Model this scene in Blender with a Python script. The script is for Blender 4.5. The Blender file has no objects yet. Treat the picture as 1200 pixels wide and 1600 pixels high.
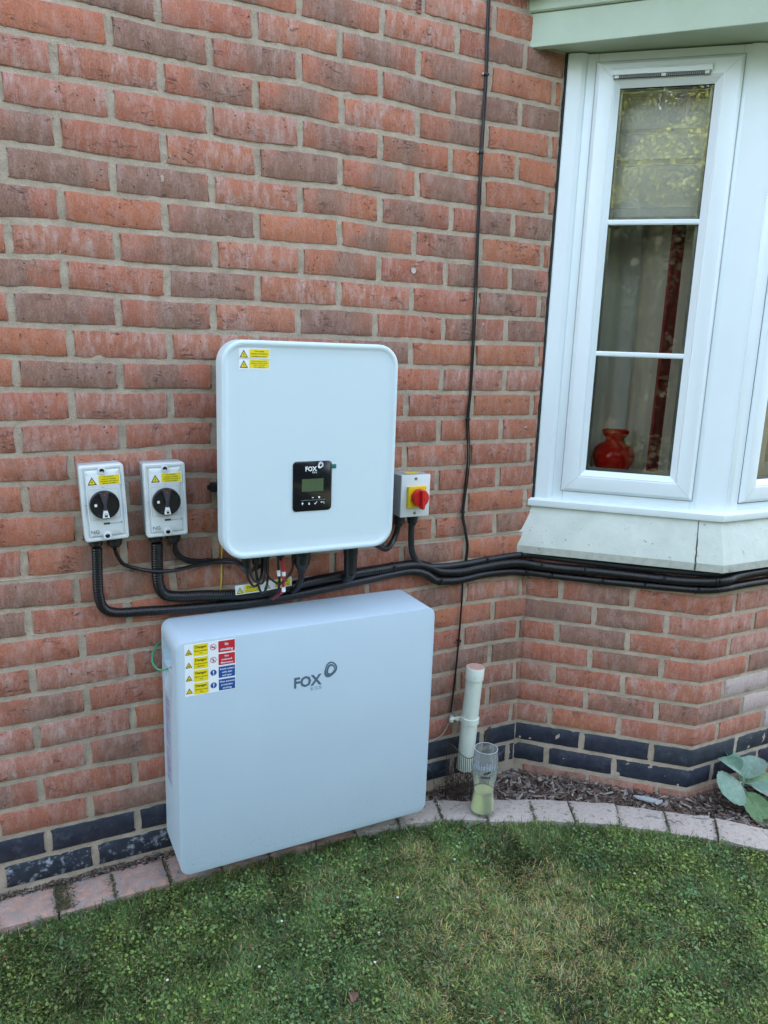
import bpy, bmesh, math, random
import numpy as np
from math import sin, cos, pi, radians, tan
from mathutils import Vector, Matrix, noise
random.seed(7); rng = np.random.default_rng(11)
S = bpy.context.scene; COL = S.collection

# ------------------------------------------------------------------ camera, sky, sun, exposure
cd = bpy.data.cameras.new('camera'); cam = bpy.data.objects.new('camera', cd); COL.objects.link(cam)
cd.sensor_fit = 'VERTICAL'; cd.sensor_height = 36; cd.sensor_width = 27; cd.lens = 1196.1/1600*36
cd.clip_start = .02; cd.clip_end = 300
rt = Vector((.8917, -.4503, .0344)); up = Vector((.0650, .2044, .9767)); fw = rt.cross(up)*-1
m = Matrix.Identity(4)
fwd = Vector((.4467, .8692, -.2113)).normalized()
rt = (rt - fwd*rt.dot(fwd)).normalized(); up = rt.cross(fwd).normalized()
for i in range(3):
    m[i][0] = rt[i]; m[i][1] = up[i]; m[i][2] = -fwd[i]
m.translation = Vector((-.1671, -1.9609, 1.3267)); cam.matrix_world = m; S.camera = cam

SUN_EL, SUN_AZ = radians(40), radians(35)
W = bpy.data.worlds.new('World'); S.world = W; W.use_nodes = True
wn, wl = W.node_tree.nodes, W.node_tree.links
sky = wn.new('ShaderNodeTexSky'); sky.sky_type = 'NISHITA'; sky.sun_disc = False
sky.sun_elevation = SUN_EL; sky.sun_rotation = SUN_AZ; sky.air_density = 1.0; sky.dust_density = 2.5; sky.ozone_density = 1.0
hs = wn.new('ShaderNodeHueSaturation'); hs.inputs['Saturation'].default_value = .62
wl.new(sky.outputs[0], hs.inputs['Color']); wl.new(hs.outputs[0], wn['Background'].inputs[0])
wn['Background'].inputs[1].default_value = .15
sd = bpy.data.lights.new('sun', 'SUN'); sd.energy = 4.2; sd.angle = radians(.5); sd.color = (1, .94, .84)
so = bpy.data.objects.new('sun', sd); COL.objects.link(so)
sdir = Vector((sin(SUN_AZ)*cos(SUN_EL), cos(SUN_AZ)*cos(SUN_EL), sin(SUN_EL)))
so.rotation_euler = sdir.to_track_quat('Z', 'Y').to_euler(); so.location = (0, 10, 12)
S.view_settings.view_transform = 'Standard'; S.view_settings.look = 'None'
S.view_settings.exposure = 3.0; S.view_settings.gamma = 1

# ------------------------------------------------------------------ materials
def new_mat(name):
    M = bpy.data.materials.new(name); M.use_nodes = True
    return M, M.node_tree.nodes, M.node_tree.links, M.node_tree.nodes['Principled BSDF']
def noise_n(n, l, sc, det=4, rough=.6, vec=None, dist=0):
    t = n.new('ShaderNodeTexNoise'); t.inputs['Scale'].default_value = sc; t.inputs['Detail'].default_value = det
    t.inputs['Roughness'].default_value = rough; t.inputs['Distortion'].default_value = dist
    if vec is not None: l.new(vec, t.inputs['Vector'])
    return t.outputs['Fac']
def ramp(n, l, f, a, b, ca=0, cb=1):
    r = n.new('ShaderNodeMapRange'); r.inputs[1].default_value = a; r.inputs[2].default_value = b
    r.inputs[3].default_value = ca; r.inputs[4].default_value = cb; l.new(f, r.inputs[0]); return r.outputs[0]
def mix(n, l, f, a, b, mode='MIX'):
    x = n.new('ShaderNodeMix'); x.data_type = 'RGBA'; x.blend_type = mode
    for s, v in ((x.inputs[0], f), (x.inputs[6], a), (x.inputs[7], b)):
        if hasattr(v, 'is_output'): l.new(v, s)
        elif isinstance(v, (int, float)): s.default_value = v
        else: s.default_value = (*v, 1)
    return x.outputs[2]
def math_n(n, l, op, a, b):
    x = n.new('ShaderNodeMath'); x.operation = op
    for s, v in ((x.inputs[0], a), (x.inputs[1], b)):
        if hasattr(v, 'is_output'): l.new(v, s)
        else: s.default_value = v
    return x.outputs[0]
def bump(n, l, h, dist, strength=1, normal=None):
    b = n.new('ShaderNodeBump'); b.inputs['Distance'].default_value = dist; b.inputs['Strength'].default_value = strength
    l.new(h, b.inputs['Height'])
    if normal is not None: l.new(normal, b.inputs['Normal'])
    return b.outputs[0]
def pos(n): return n.new('ShaderNodeNewGeometry').outputs['Position']

def simple(name, col, rough=.5, metal=0, var=0, vs=60, bmp=0, bs=300, spec=None, dirt=None, ds=30, d0=.62, d1=.75):
    M, n, l, b = new_mat(name)
    b.inputs['Roughness'].default_value = rough; b.inputs['Metallic'].default_value = metal
    if spec is not None: b.inputs['Specular IOR Level'].default_value = spec
    c = None; P = pos(n)
    if var:
        f = ramp(n, l, noise_n(n, l, vs, 5, .6, P), .3, .7)
        c = mix(n, l, f, tuple(x*(1-var) for x in col), tuple(min(1, x*(1+var)) for x in col))
    if dirt:
        f = ramp(n, l, noise_n(n, l, ds, 8, .65, P), d0, d1)
        c = mix(n, l, f, c if c is not None else col, dirt)
    if c is not None: l.new(c, b.inputs['Base Color'])
    else: b.inputs['Base Color'].default_value = (*col, 1)
    if bmp: l.new(bump(n, l, noise_n(n, l, bs, 4, .6, P), bmp), b.inputs['Normal'])
    return M

def brick_mat(name, blue=False):
    M, n, l, b = new_mat(name); b.inputs['Roughness'].default_value = .5 if blue else .9
    P = pos(n)
    oi = n.new('ShaderNodeObjectInfo')
    off = n.new('ShaderNodeVectorMath'); off.operation = 'SCALE'; off.inputs[0].default_value = (13, 7, 5)
    l.new(oi.outputs['Random'], off.inputs['Scale'])
    ad = n.new('ShaderNodeVectorMath'); l.new(P, ad.inputs[0]); l.new(off.outputs[0], ad.inputs[1]); V = ad.outputs[0]
    def prop(nm):
        a = n.new('ShaderNodeAttribute'); a.attribute_type = 'OBJECT'; a.attribute_name = nm; return a.outputs['Fac']
    c = oi.outputs['Color']
    fine = noise_n(n, l, 420, 3, .7, V)
    if not blue:
        # streaky tone
        mp = n.new('ShaderNodeMapping'); mp.inputs['Scale'].default_value = (1.6, 1, .55); l.new(V, mp.inputs[0])
        st = noise_n(n, l, 55, 6, .7, mp.outputs[0])
        c = mix(n, l, ramp(n, l, st, .32, .68, 0, .5), c, (.58, .21, .10), 'MIX')
        c = mix(n, l, ramp(n, l, noise_n(n, l, 26, 5, .6, V), .35, .7, 0, .55), c, (.31, .092, .062))
        # dark fired patch
        tc = n.new('ShaderNodeTexCoord'); sx = n.new('ShaderNodeSeparateXYZ'); l.new(tc.outputs['Object'], sx.inputs[0])
        side = ramp(n, l, oi.outputs['Random'], 0, 1, -.05, .05)
        dx = math_n(n, l, 'ABSOLUTE', math_n(n, l, 'SUBTRACT', sx.outputs[0], side), 0)
        blob = math_n(n, l, 'SUBTRACT', ramp(n, l, dx, 0, .1, .36, -.12), ramp(n, l, noise_n(n, l, 22, 5, .6, V), .2, .8, -.25, .25))
        dk = math_n(n, l, 'MULTIPLY', ramp(n, l, math_n(n, l, 'ADD', blob, ramp(n, l, prop('dark'), 0, 1, -.45, .35)), -.06, .2), ramp(n, l, prop('dark'), 0, .25, 0, .75))
        dcol = mix(n, l, ramp(n, l, noise_n(n, l, 40, 4, .6, V), .3, .7), (.14, .098, .078), (.27, .175, .125))
        c = mix(n, l, dk, c, dcol)
        # pale bloom
        bl = math_n(n, l, 'MULTIPLY', ramp(n, l, noise_n(n, l, 30, 9, .78, mp.outputs[0]), .46, .68), ramp(n, l, prop('bloom'), 0, 1, .12, 1.0))
        c = mix(n, l, bl, c, (.60, .46, .42))
        c = mix(n, l, math_n(n, l, 'MULTIPLY', ramp(n, l, prop('bloom'), 1.2, 4.5, 0, .85), ramp(n, l, noise_n(n, l, 25, 6, .7, V), .3, .6, .45, 1)), c, (.60, .55, .53))
        c = mix(n, l, ramp(n, l, fine, .35, .75, 0, .35), c, (.62, .36, .26))
        # pits
        vo = n.new('ShaderNodeTexVoronoi'); vo.inputs['Scale'].default_value = 70; l.new(V, vo.inputs['Vector'])
        gate = ramp(n, l, noise_n(n, l, 30, 2, .5, V), .56, .6)
        pit = math_n(n, l, 'MULTIPLY', ramp(n, l, vo.outputs['Distance'], .07, .16, 1, 0), gate)
        # thin drag creases and cracks in the clay face
        mp2 = n.new('ShaderNodeMapping'); mp2.inputs['Scale'].default_value = (.45, 1, 1.5); l.new(V, mp2.inputs[0])
        cr = math_n(n, l, 'ABSOLUTE', math_n(n, l, 'SUBTRACT', noise_n(n, l, 34, 5, .62, mp2.outputs[0], .6), .5), 0)
        crk = math_n(n, l, 'MULTIPLY', ramp(n, l, cr, .003, .010, 1, 0), ramp(n, l, noise_n(n, l, 19, 3, .6, V), .55, .66))
        pit = math_n(n, l, 'MAXIMUM', pit, crk)
        c = mix(n, l, math_n(n, l, 'MULTIPLY', pit, .85), c, (.05, .03, .025))  # dark of pits and creases painted in; bump alone shades little
        c = mix(n, l, ramp(n, l, noise_n(n, l, 190, 4, .75, V), .52, .72, 0, .42), c, (.15, .055, .042))
        c = mix(n, l, ramp(n, l, noise_n(n, l, 260, 3, .8, mp.outputs[0]), .56, .74, 0, .5), c, (.72, .45, .36))
        h = math_n(n, l, 'SUBTRACT', math_n(n, l, 'ADD', math_n(n, l, 'MULTIPLY', noise_n(n, l, 130, 6, .75, mp.outputs[0]), 1.0), math_n(n, l, 'MULTIPLY', fine, .35)), math_n(n, l, 'MULTIPLY', pit, 1.2))
        l.new(bump(n, l, h, .0062), b.inputs['Normal'])
    else:
        c = mix(n, l, ramp(n, l, noise_n(n, l, 30, 6, .7, V), .35, .7, 0, .7), c, (.045, .055, .08))
        sp = math_n(n, l, 'MULTIPLY', ramp(n, l, noise_n(n, l, 34, 8, .72, V), .53, .62), prop('bloom'))
        c = mix(n, l, sp, c, (.33, .36, .40))
        c = mix(n, l, ramp(n, l, noise_n(n, l, 160, 5, .8, V), .66, .72, 0, .5), c, (.3, .3, .3))
        l.new(bump(n, l, noise_n(n, l, 90, 6, .7, V), .0012), b.inputs['Normal'])
    l.new(c, b.inputs['Base Color'])
    return M
M_BRICK = brick_mat('red_clay_brick'); M_BLUE = brick_mat('blue_engineering_brick', True)

def mortar_mat():
    M, n, l, b = new_mat('sandy_mortar'); b.inputs['Roughness'].default_value = .95; P = pos(n)
    c = mix(n, l, ramp(n, l, noise_n(n, l, 18, 5, .65, P), .3, .7), (.35, .285, .21), (.575, .48, .365))
    c = mix(n, l, ramp(n, l, noise_n(n, l, 500, 2, .6, P), .4, .75, 0, .5), c, (.70, .62, .50))
    c = mix(n, l, ramp(n, l, noise_n(n, l, 700, 2, .6, P), .62, .7, 0, .6), c, (.14, .12, .10))
    l.new(c, b.inputs['Base Color'])
    l.new(bump(n, l, math_n(n, l, 'ADD', noise_n(n, l, 260, 6, .8, P), noise_n(n, l, 70, 3, .6, P)), .0042), b.inputs['Normal'])
    return M
M_MORTAR = mortar_mat()

PANEL = (.43, .66, .83)
M_COVER = simple('pale_coated_metal', (.60, .735, .785), .33, var=.02, vs=3, bmp=.0002, bs=900)
M_BATT = simple('battery_paint', (.53, .69, .79), .4, var=.02, vs=3, bmp=.0002, bs=900)
M_UPVC = simple('white_upvc', (.76, .86, .89), .28, var=.015, vs=8)
M_UPVC2 = simple('white_upvc_seam', (.42, .46, .48), .5)
M_GREYPLASTIC = simple('light_grey_plastic', (.66, .72, .72), .42, var=.03, vs=40, bmp=.0001)
M_GREYPLASTIC2 = simple('mid_grey_plastic', (.36, .42, .44), .5, var=.04, vs=40)
M_BLACK = simple('black_plastic', (.007, .008, .009), .42)
M_BLACKG = simple('black_gloss', (.006, .007, .010), .16)
M_RUBBER = simple('black_rubber', (.006, .0065, .008), .36, var=.3, vs=120)
M_DGREY = simple('dark_grey_metal', (.05, .055, .06), .5)
M_KNOBGREY = simple('charcoal_plastic', (.05, .048, .06), .35)
M_RED = simple('red_plastic', (.62, .012, .015), .28)
M_YEL = simple('yellow_plastic', (.80, .56, .01), .4)
M_WHITE = simple('white_print', (.80, .86, .88), .4)
M_PYEL = simple('yellow_print', (.80, .66, .01), .45)
M_PRED = simple('red_print', (.52, .018, .035), .45)
M_PBLUE = simple('blue_print', (.012, .075, .30), .45)
M_PBLK = simple('black_print', (.015, .015, .012), .5)
M_INK = simple('grey_ink', (.085, .14, .19), .4)
M_LCD = simple('lcd_green', (.055, .10, .050), .2, var=.1, vs=30)
M_TEAL = simple('teal_tag', (.01, .16, .13), .4)
M_YCABLE = simple('yellow_wire', (.62, .46, .03), .45)
M_GCABLE = simple('green_wire', (.05, .28, .14), .4)
M_RCABLE = simple('red_wire', (.45, .02, .04), .4)
M_METAL = simple('screw_metal', (.32, .30, .26), .35, metal=1)
M_SILL = simple('painted_concrete', (.60, .66, .60), .7, var=.08, vs=12, bmp=.0014, bs=60, dirt=(.16, .17, .13), ds=60, d0=.635, d1=.70)
M_SILLE = simple('sill_edge', (.44, .47, .41), .75, var=.14, vs=50, bmp=.001, bs=90, dirt=(.12, .13, .09), ds=30, d0=.6, d1=.7)
M_GREEN = simple('sage_green_paint', (.42, .52, .40), .55, var=.05, vs=9, bmp=.0008, bs=45, dirt=(.10, .12, .09), ds=30, d0=.7, d1=.74)
M_VERGESHADE = simple('verge_shade_dark', (.05, .055, .04), .8, var=.2)
M_PIPE = simple('cream_pvc', (.70, .78, .68), .42, var=.05, vs=25, dirt=(.28, .27, .2), ds=60, d0=.62, d1=.78)
M_PIPETOP = simple('faded_pink_cap', (.58, .36, .29), .7, var=.1)
M_MESH = simple('brown_garden_mesh', (.055, .038, .03), .6)
M_WIREG = simple('old_grey_wire', (.26, .25, .22), .6)
M_STONE = simple('worn_paving', (.44, .39, .345), .9, var=.22, vs=45, bmp=.004, bs=150, dirt=(.17, .16, .12), ds=45, d0=.52, d1=.68)
M_STONEP = simple('pink_paving', (.42, .27, .215), .9, var=.22, vs=40, bmp=.0035, bs=150, dirt=(.30, .27, .25), ds=34, d0=.46, d1=.6)
M_SOIL = simple('garden_soil', (.07, .052, .04), .95, var=.4, vs=60, bmp=.008, bs=90)
M_ROOM = simple('room_plaster', (.42, .38, .32), .9)
M_BLIND = simple('roman_blind_fabric', (.76, .75, .70), .8, bmp=.0004, bs=400)
M_CURT = simple('cream_curtain', (.52, .46, .37), .8, bmp=.0005, bs=300)
M_CURTR = simple('dark_red_fabric', (.20, .008, .012), .6)
M_TILE = simple('roof_tile', (.09, .06, .05), .85, var=.2)
M_BARK = simple('tree_bark', (.05, .038, .028), .9, var=.3, bmp=.01, bs=30)

def battery_mat():
    M, n, l, b = new_mat('battery_paint'); b.inputs['Roughness'].default_value = .38; P = pos(n)
    c = mix(n, l, ramp(n, l, noise_n(n, l, 5, 4, .6, P), .3, .7), (.45, .575, .65), (.475, .595, .67))
    sx = n.new('ShaderNodeSeparateXYZ'); l.new(P, sx.inputs[0])
    low = ramp(n, l, sx.outputs[2], -.02, .16, 1, 0)                    # soil splashed up from the ground by rain
    sp = math_n(n, l, 'MULTIPLY', ramp(n, l, noise_n(n, l, 210, 3, .6, P), .62, .70), low)
    c = mix(n, l, math_n(n, l, 'MULTIPLY', sp, .55), c, (.22, .19, .15))
    mp = n.new('ShaderNodeMapping'); mp.inputs['Scale'].default_value = (5, 5, .5); l.new(P, mp.inputs[0])
    c = mix(n, l, ramp(n, l, noise_n(n, l, 14, 6, .7, mp.outputs[0]), .5, .8, 0, .10), c, (.42, .54, .60))
    l.new(c, b.inputs['Base Color']); l.new(ramp(n, l, noise_n(n, l, 9, 5, .6, P), .3, .7, .30, .46), b.inputs['Roughness']); return M
M_BATT = battery_mat()
def glass_mat(name='window_glass', refl=1.0, milky=0):
    M, n, l, b = new_mat(name); n.remove(b); o = n['Material Output']
    tr = n.new('ShaderNodeBsdfTransparent'); tr.inputs[0].default_value = (.93, .96, .94, 1) if not milky else (.94, .96, .96, 1)
    gl = n.new('ShaderNodeBsdfGlossy'); gl.inputs['Roughness'].default_value = 0.0
    fr = n.new('ShaderNodeFresnel'); fr.inputs[0].default_value = 1.52
    f = math_n(n, l, 'MINIMUM', math_n(n, l, 'MULTIPLY', fr.outputs[0], 2.4*refl), 1.0)
    mx = n.new('ShaderNodeMixShader'); l.new(f, mx.inputs[0]); l.new(tr.outputs[0], mx.inputs[1]); l.new(gl.outputs[0], mx.inputs[2])
    out = mx.outputs[0]
    if milky:                                         # pale diffuse mix: dirty glass with its whitish sheen painted in
        df = n.new('ShaderNodeBsdfDiffuse'); df.inputs[0].default_value = (.75, .82, .84, 1); m2 = n.new('ShaderNodeMixShader'); m2.inputs[0].default_value = milky
        l.new(out, m2.inputs[1]); l.new(df.outputs[0], m2.inputs[2]); out = m2.outputs[0]
    l.new(out, o.inputs[0]); return M
M_GLASS = glass_mat(); M_DRINKGLASS = glass_mat('drinking_glass', .9, .15)
def vase_mat():
    M, n, l, b = new_mat('red_glass'); b.inputs['Base Color'].default_value = (.52, .008, .006, 1)
    b.inputs['Roughness'].default_value = .04; b.inputs['Transmission Weight'].default_value = .25; b.inputs['IOR'].default_value = 1.3; return M
M_VASE = vase_mat()
M_LIQ = simple('yellow_green_liquid', (.74, .80, .30), .15)

def attr_mat(name, rough=.6, trans=.0, bm=0):
    M, n, l, b = new_mat(name); a = n.new('ShaderNodeAttribute'); a.attribute_name = 'tint'
    l.new(a.outputs['Color'], b.inputs['Base Color']); b.inputs['Roughness'].default_value = rough
    b.inputs['Specular IOR Level'].default_value = .35
    if trans:
        t = n.new('ShaderNodeBsdfTranslucent'); l.new(a.outputs['Color'], t.inputs[0])
        mx = n.new('ShaderNodeMixShader'); mx.inputs[0].default_value = trans
        l.new(b.outputs[0], mx.inputs[1]); l.new(t.outputs[0], mx.inputs[2]); l.new(mx.outputs[0], n['Material Output'].inputs[0])
    return M
M_LEAFY = attr_mat('lawn_foliage', .55, .3); M_CHIPS = attr_mat('bark_chips', .9); M_CROWN = attr_mat('tree_foliage', .5, .35)

def ground_mat():
    M, n, l, b = new_mat('turf_ground'); b.inputs['Roughness'].default_value = .95; P = pos(n)
    c = mix(n, l, ramp(n, l, noise_n(n, l, 120, 5, .7, P), .35, .65), (.055, .050, .035), (.09, .11, .05))
    c = mix(n, l, ramp(n, l, noise_n(n, l, 5, 4, .6, P), .5, .68), c, (.09, .085, .04))
    l.new(c, b.inputs['Base Color']); l.new(bump(n, l, noise_n(n, l, 150, 5, .8, P), .012), b.inputs['Normal']); return M
M_GROUND = ground_mat()

# ------------------------------------------------------------------ mesh helpers
class MB:
    def __init__(s): s.v = []; s.f = []; s.m = []; s.mats = []
    def mi(s, mat):
        if mat not in s.mats: s.mats.append(mat)
        return s.mats.index(mat)
    def add(s, vs, fs, mat):
        o = len(s.v); s.v += [tuple(v) for v in vs]; k = s.mi(mat)
        for f in fs: s.f.append([o+i for i in f]); s.m.append(k)
        return s
    def box(s, x0, x1, y0, y1, z0, z1, mat):
        return s.add([(x, y, z) for x in (x0, x1) for y in (y0, y1) for z in (z0, z1)],
                     [(0, 1, 3, 2), (4, 6, 7, 5), (0, 4, 5, 1), (2, 3, 7, 6), (0, 2, 6, 4), (1, 5, 7, 3)], mat)
    def bbox(s, x0, x1, y0, y1, z0, z1, mat, r=.002, seg=2):
        b = bmesh.new(); bmesh.ops.create_cube(b, size=1)
        for v in b.verts: v.co = Vector(((x0+x1)/2+v.co.x*(x1-x0), (y0+y1)/2+v.co.y*(y1-y0), (z0+z1)/2+v.co.z*(z1-z0)))
        bmesh.ops.bevel(b, geom=b.edges[:], offset=r, segments=seg, profile=.5, affect='EDGES')
        return s.bm(b, mat)
    def bm(s, b, mat):
        b.verts.ensure_lookup_table(); b.verts.index_update()
        s.add([v.co[:] for v in b.verts], [[v.index for v in f.verts] for f in b.faces], mat); b.free(); return s
    def rings(s, rs, mat, cap0=True, cap1=True, closed=True):
        n = len(rs[0]); vs = [p for r in rs for p in r]; fs = []
        for i in range(len(rs)-1):
            for j in range(n if closed else n-1):
                k = (j+1) % n; fs.append((i*n+j, i*n+k, (i+1)*n+k, (i+1)*n+j))
        if cap0: fs.append(tuple(range(n))[::-1])
        if cap1: fs.append(tuple((len(rs)-1)*n+j for j in range(n)))
        return s.add(vs, fs, mat)
    def lathe(s, prof, c, mat, n=32, axis='z', caps=(True, True)):
        rs = []
        for r, h in prof:
            ring = []
            for j in range(n):
                a = 2*pi*j/n
                if axis == 'z': ring.append((c[0]+r*cos(a), c[1]+r*sin(a), c[2]+h))
                elif axis == 'y': ring.append((c[0]+r*cos(a), c[1]-h, c[2]+r*sin(a)))
            rs.append(ring)
        return s.rings(rs, mat, *caps)
    def tube(s, path, r, mat, n=10, closed=False, rib=None):
        P = [Vector(p) for p in path]; rs = []; nrm = None
        for i, p in enumerate(P):
            t = (P[min(i+1, len(P)-1)]-P[max(i-1, 0)]).normalized()
            if nrm is None: nrm = t.orthogonal().normalized()
            nrm = (nrm - t*nrm.dot(t)).normalized(); bn = t.cross(nrm)
            rr = r(i) if callable(r) else r
            rs.append([tuple(p+(nrm*cos(2*pi*j/n)+bn*sin(2*pi*j/n))*rr) for j in range(n)])
        return s.rings(rs, mat)
    def flat(s, pts, y, mat):      # polygon in x,z facing -y
        return s.add([(x, y, z) for x, z in pts], [list(range(len(pts)))], mat)
    def rect(s, x0, x1, z0, z1, y, mat): return s.flat([(x0, z0), (x1, z0), (x1, z1), (x0, z1)], y, mat)
    def xf(s, M):
        s.v = [tuple(M @ Vector(v)) for v in s.v]; return s
    def build(s, name, parent=None, smooth=True, angle=35, origin=None):
        me = bpy.data.meshes.new(name); V = s.v
        if origin is not None: V = [(a-origin[0], b-origin[1], c-origin[2]) for a, b, c in V]
        me.from_pydata(V, [], s.f)
        for mt in s.mats: me.materials.append(mt)
        me.polygons.foreach_set('material_index', s.m); me.update()
        bm_ = bmesh.new(); bm_.from_mesh(me); bmesh.ops.recalc_face_normals(bm_, faces=bm_.faces) if s.__dict__.get('recalc', True) else None
        bm_.to_mesh(me); bm_.free()
        if smooth:
            me.polygons.foreach_set('use_smooth', [True]*len(me.polygons)); me.set_sharp_from_angle(angle=radians(angle))
        o = bpy.data.objects.new(name, me); COL.objects.link(o)
        if origin is not None: o.location = origin
        if parent is not None: o.parent = parent
        return o
def flatmb():
    b = MB(); b.recalc = False; return b
def empty(name, label, cat, loc=(0, 0, 0), rz=0, group=None):
    o = bpy.data.objects.new(name, None); COL.objects.link(o); o.location = loc; o.rotation_euler = (0, 0, rz)
    o.empty_display_size = .05; o['label'] = label; o['category'] = cat
    if group: o['group'] = group
    return o
def tag(o, label, cat, group=None, kind=None):
    if label: o['label'] = label
    if cat: o['category'] = cat
    if group: o['group'] = group
    if kind: o['kind'] = kind
    return o
def dup(root, loc=None):
    r = root.copy(); COL.objects.link(r)
    if loc: r.location = loc
    for ch in list(root.children):
        c = ch.copy(); COL.objects.link(c); c.parent = r
        for g in ch.children:
            d = g.copy(); COL.objects.link(d); d.parent = c
    return r
def rrect(x0, x1, z0, z1, r, y, off=0, n=8):
    x0 += off; x1 -= off; z0 += off; z1 -= off; r = max(r-off, .001); pts = []
    for cx, cz, a0 in ((x1-r, z0+r, -pi/2), (x1-r, z1-r, 0), (x0+r, z1-r, pi/2), (x0+r, z0+r, pi)):
        for i in range(n+1):
            a = a0+pi/2*i/n; pts.append((cx+r*cos(a), y, cz+r*sin(a)))
    return pts
def catmull(P, step=.004):
    P = [Vector(p) for p in P]; P = [P[0]*2-P[1]]+P+[P[-1]*2-P[-2]]; out = []
    for i in range(1, len(P)-2):
        a, b, c, d = P[i-1:i+3]; n = max(1, int((c-b).length/step))
        for k in range(n):
            t = k/n; out.append(.5*((2*b)+(c-a)*t+(2*a-5*b+4*c-d)*t*t+(3*b-a-3*c+d)*t**3))
    out.append(P[-2]); 
    # resample evenly
    res = [out[0]]; acc = 0
    for i in range(1, len(out)):
        seg = (out[i]-out[i-1]).length
        while acc+seg >= step:
            t = (step-acc)/seg; p = out[i-1].lerp(out[i], t); res.append(p); out[i-1] = p; seg = (out[i]-p).length; acc = 0
        acc += seg
    return res
_tc = {}
def text_geo(s, bold=0.0):
    k = (s, bold)
    if k in _tc: return _tc[k]
    cu = bpy.data.curves.new('lettering', 'FONT'); cu.body = s; cu.size = 1; cu.offset = bold; cu.resolution_u = 2; cu.align_x = 'CENTER'
    ob = bpy.data.objects.new('lettering', cu); COL.objects.link(ob)
    me = bpy.data.meshes.new_from_object(ob.evaluated_get(bpy.context.evaluated_depsgraph_get()))
    V = [v.co.xy[:] for v in me.vertices]; F = [list(p.vertices) for p in me.polygons]
    bpy.data.objects.remove(ob); bpy.data.curves.remove(cu); bpy.data.meshes.remove(me)
    xs = [v[0] for v in V]; ys = [v[1] for v in V]
    _tc[k] = (V, F, min(xs), max(xs), min(ys), max(ys)); return _tc[k]
def text(mb, s, x, z, h, y, mat, width=None, bold=0.0):   # centred on x, baseline z, cap height h
    V, F, a, b, c, d = text_geo(s, bold); sc = h/.70; sx = sc
    if width: sx = width/(b-a)
    mb.add([(x+(vx-(a+b)/2)*sx, y, z+vz*sc) for vx, vz in V], F, mat)

# ------------------------------------------------------------------ place geometry
CX, ANG, S0, SC = 1.3798, .7475, .1166, .5755      # inner corner of bay, angle of canted side, first joint, length of canted side
U = Vector((cos(ANG), -sin(ANG), 0)); N1 = Vector((-sin(ANG), -cos(ANG), 0)); OC = Vector((CX, 0, 0))+U*SC
def P_main(s, o, z): return Vector((s, -o, z))
def P_bay(s, o, z):                                  # path coordinate: canted side then front face
    if s < SC: return Vector((CX, 0, 0))+U*s+N1*o+Vector((0, 0, z))
    if s > SC+1e-6: return OC+Vector((s-SC, -o, z))
    k = 1/(1+N1.dot(Vector((0, -1, 0)))); return OC+(N1+Vector((0, -1, 0)))*o*k+Vector((0, 0, z))

JT = [(0,1,-7,-3),(0,3,-5,5),(0,5,0,3),(0,7,-6,2),(0,9,-14,-6),(0,11,1,2),(0,13,-12,5),(0,15,0,3),(0,17,5,-5),(0,19,-2,2),(0,21,-1,1),(0,23,-1,1),(0,25,-1,-3),(2,13,-4,14),(2,15,5,2),(2,17,8,-5),(2,19,3,-5),(2,21,2,-3),(2,23,3,-2),(2,25,1,1),(2,27,-4,-10),(4,19,6,-1),(4,21,2,-1),(4,23,6,-4),(4,25,0,0),(4,27,-3,1),(6,27,-8,1),(6,25,3,-4),(6,23,2,6),(6,21,3,5),(6,19,5,0),(8,27,-6,0),(8,25,1,-2),(8,23,7,1),(8,21,4,-2),(8,19,3,-3),(8,17,10,-2),(10,5,13,9),(10,7,12,8),(12,27,-5,-1),(12,25,-3,6),(12,23,0,0),(12,21,-2,-2),(12,19,-1,0),(12,17,6,2),(-1,2,-11,2),(-1,4,-13,-2),(-1,6,-13,2),(-1,8,-14,3),(-1,10,-15,2),(-1,12,0,10),(-1,14,-8,-2),(-1,16,-3,1),(-1,18,-5,-4),(-1,20,0,-10),(1,2,-3,-6),(1,4,-4,6),(1,6,-3,8),(1,10,-9,8),(1,12,3,10),(1,14,-1,-1),(1,16,-2,-3),(1,18,-1,-3),(1,20,4,-6),(1,22,-1,-5),(1,24,0,2),(1,26,4,1),(3,16,3,0),(3,18,2,-3),(3,20,11,-3),(3,22,4,-3),(3,24,-1,1),(3,26,2,-1),(5,26,-2,10),(5,24,3,8),(5,22,6,-3),(5,20,12,-2),(5,18,3,-4),(7,26,-2,8),(7,24,4,5),(7,22,9,-4),(7,20,12,-6),(7,18,4,-4),(9,26,-6,-4),(9,24,-6,0),(9,22,8,-3),(9,20,-3,-4),(9,18,-2,-7),(11,26,-7,0),(11,24,-5,10),(11,22,-6,0),(11,20,-4,0),(11,18,-6,-2),(11,6,12,8),(11,4,12,8),(11,2,14,8),(12,0,0,0),(12,8,0,0),(4,0,0,0),(8,4,4,2),(5,12,0,0),(8,12,3,0),(12,12,0,0)]
JX = np.array([(a*.1125, c*.075+.0375) for a, c, _, _ in JT]); JD = np.array([(d/1000, e/1000) for _, _, d, e in JT])
def warp(x, z):
    d2 = ((JX-(x, z))**2); w = np.exp(-(d2[:, 0]/.09**2+d2[:, 1]/.055**2))
    t = (w[:, None]*JD).sum(0)/(w.sum()+.12); return float(t[0]), float(t[1])

# house: one thing; its walls, windows, sills and roof edge are parts
house = empty('brick_house', 'red brick house wall with dark blue brick base course and canted bay window', 'house')

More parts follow.
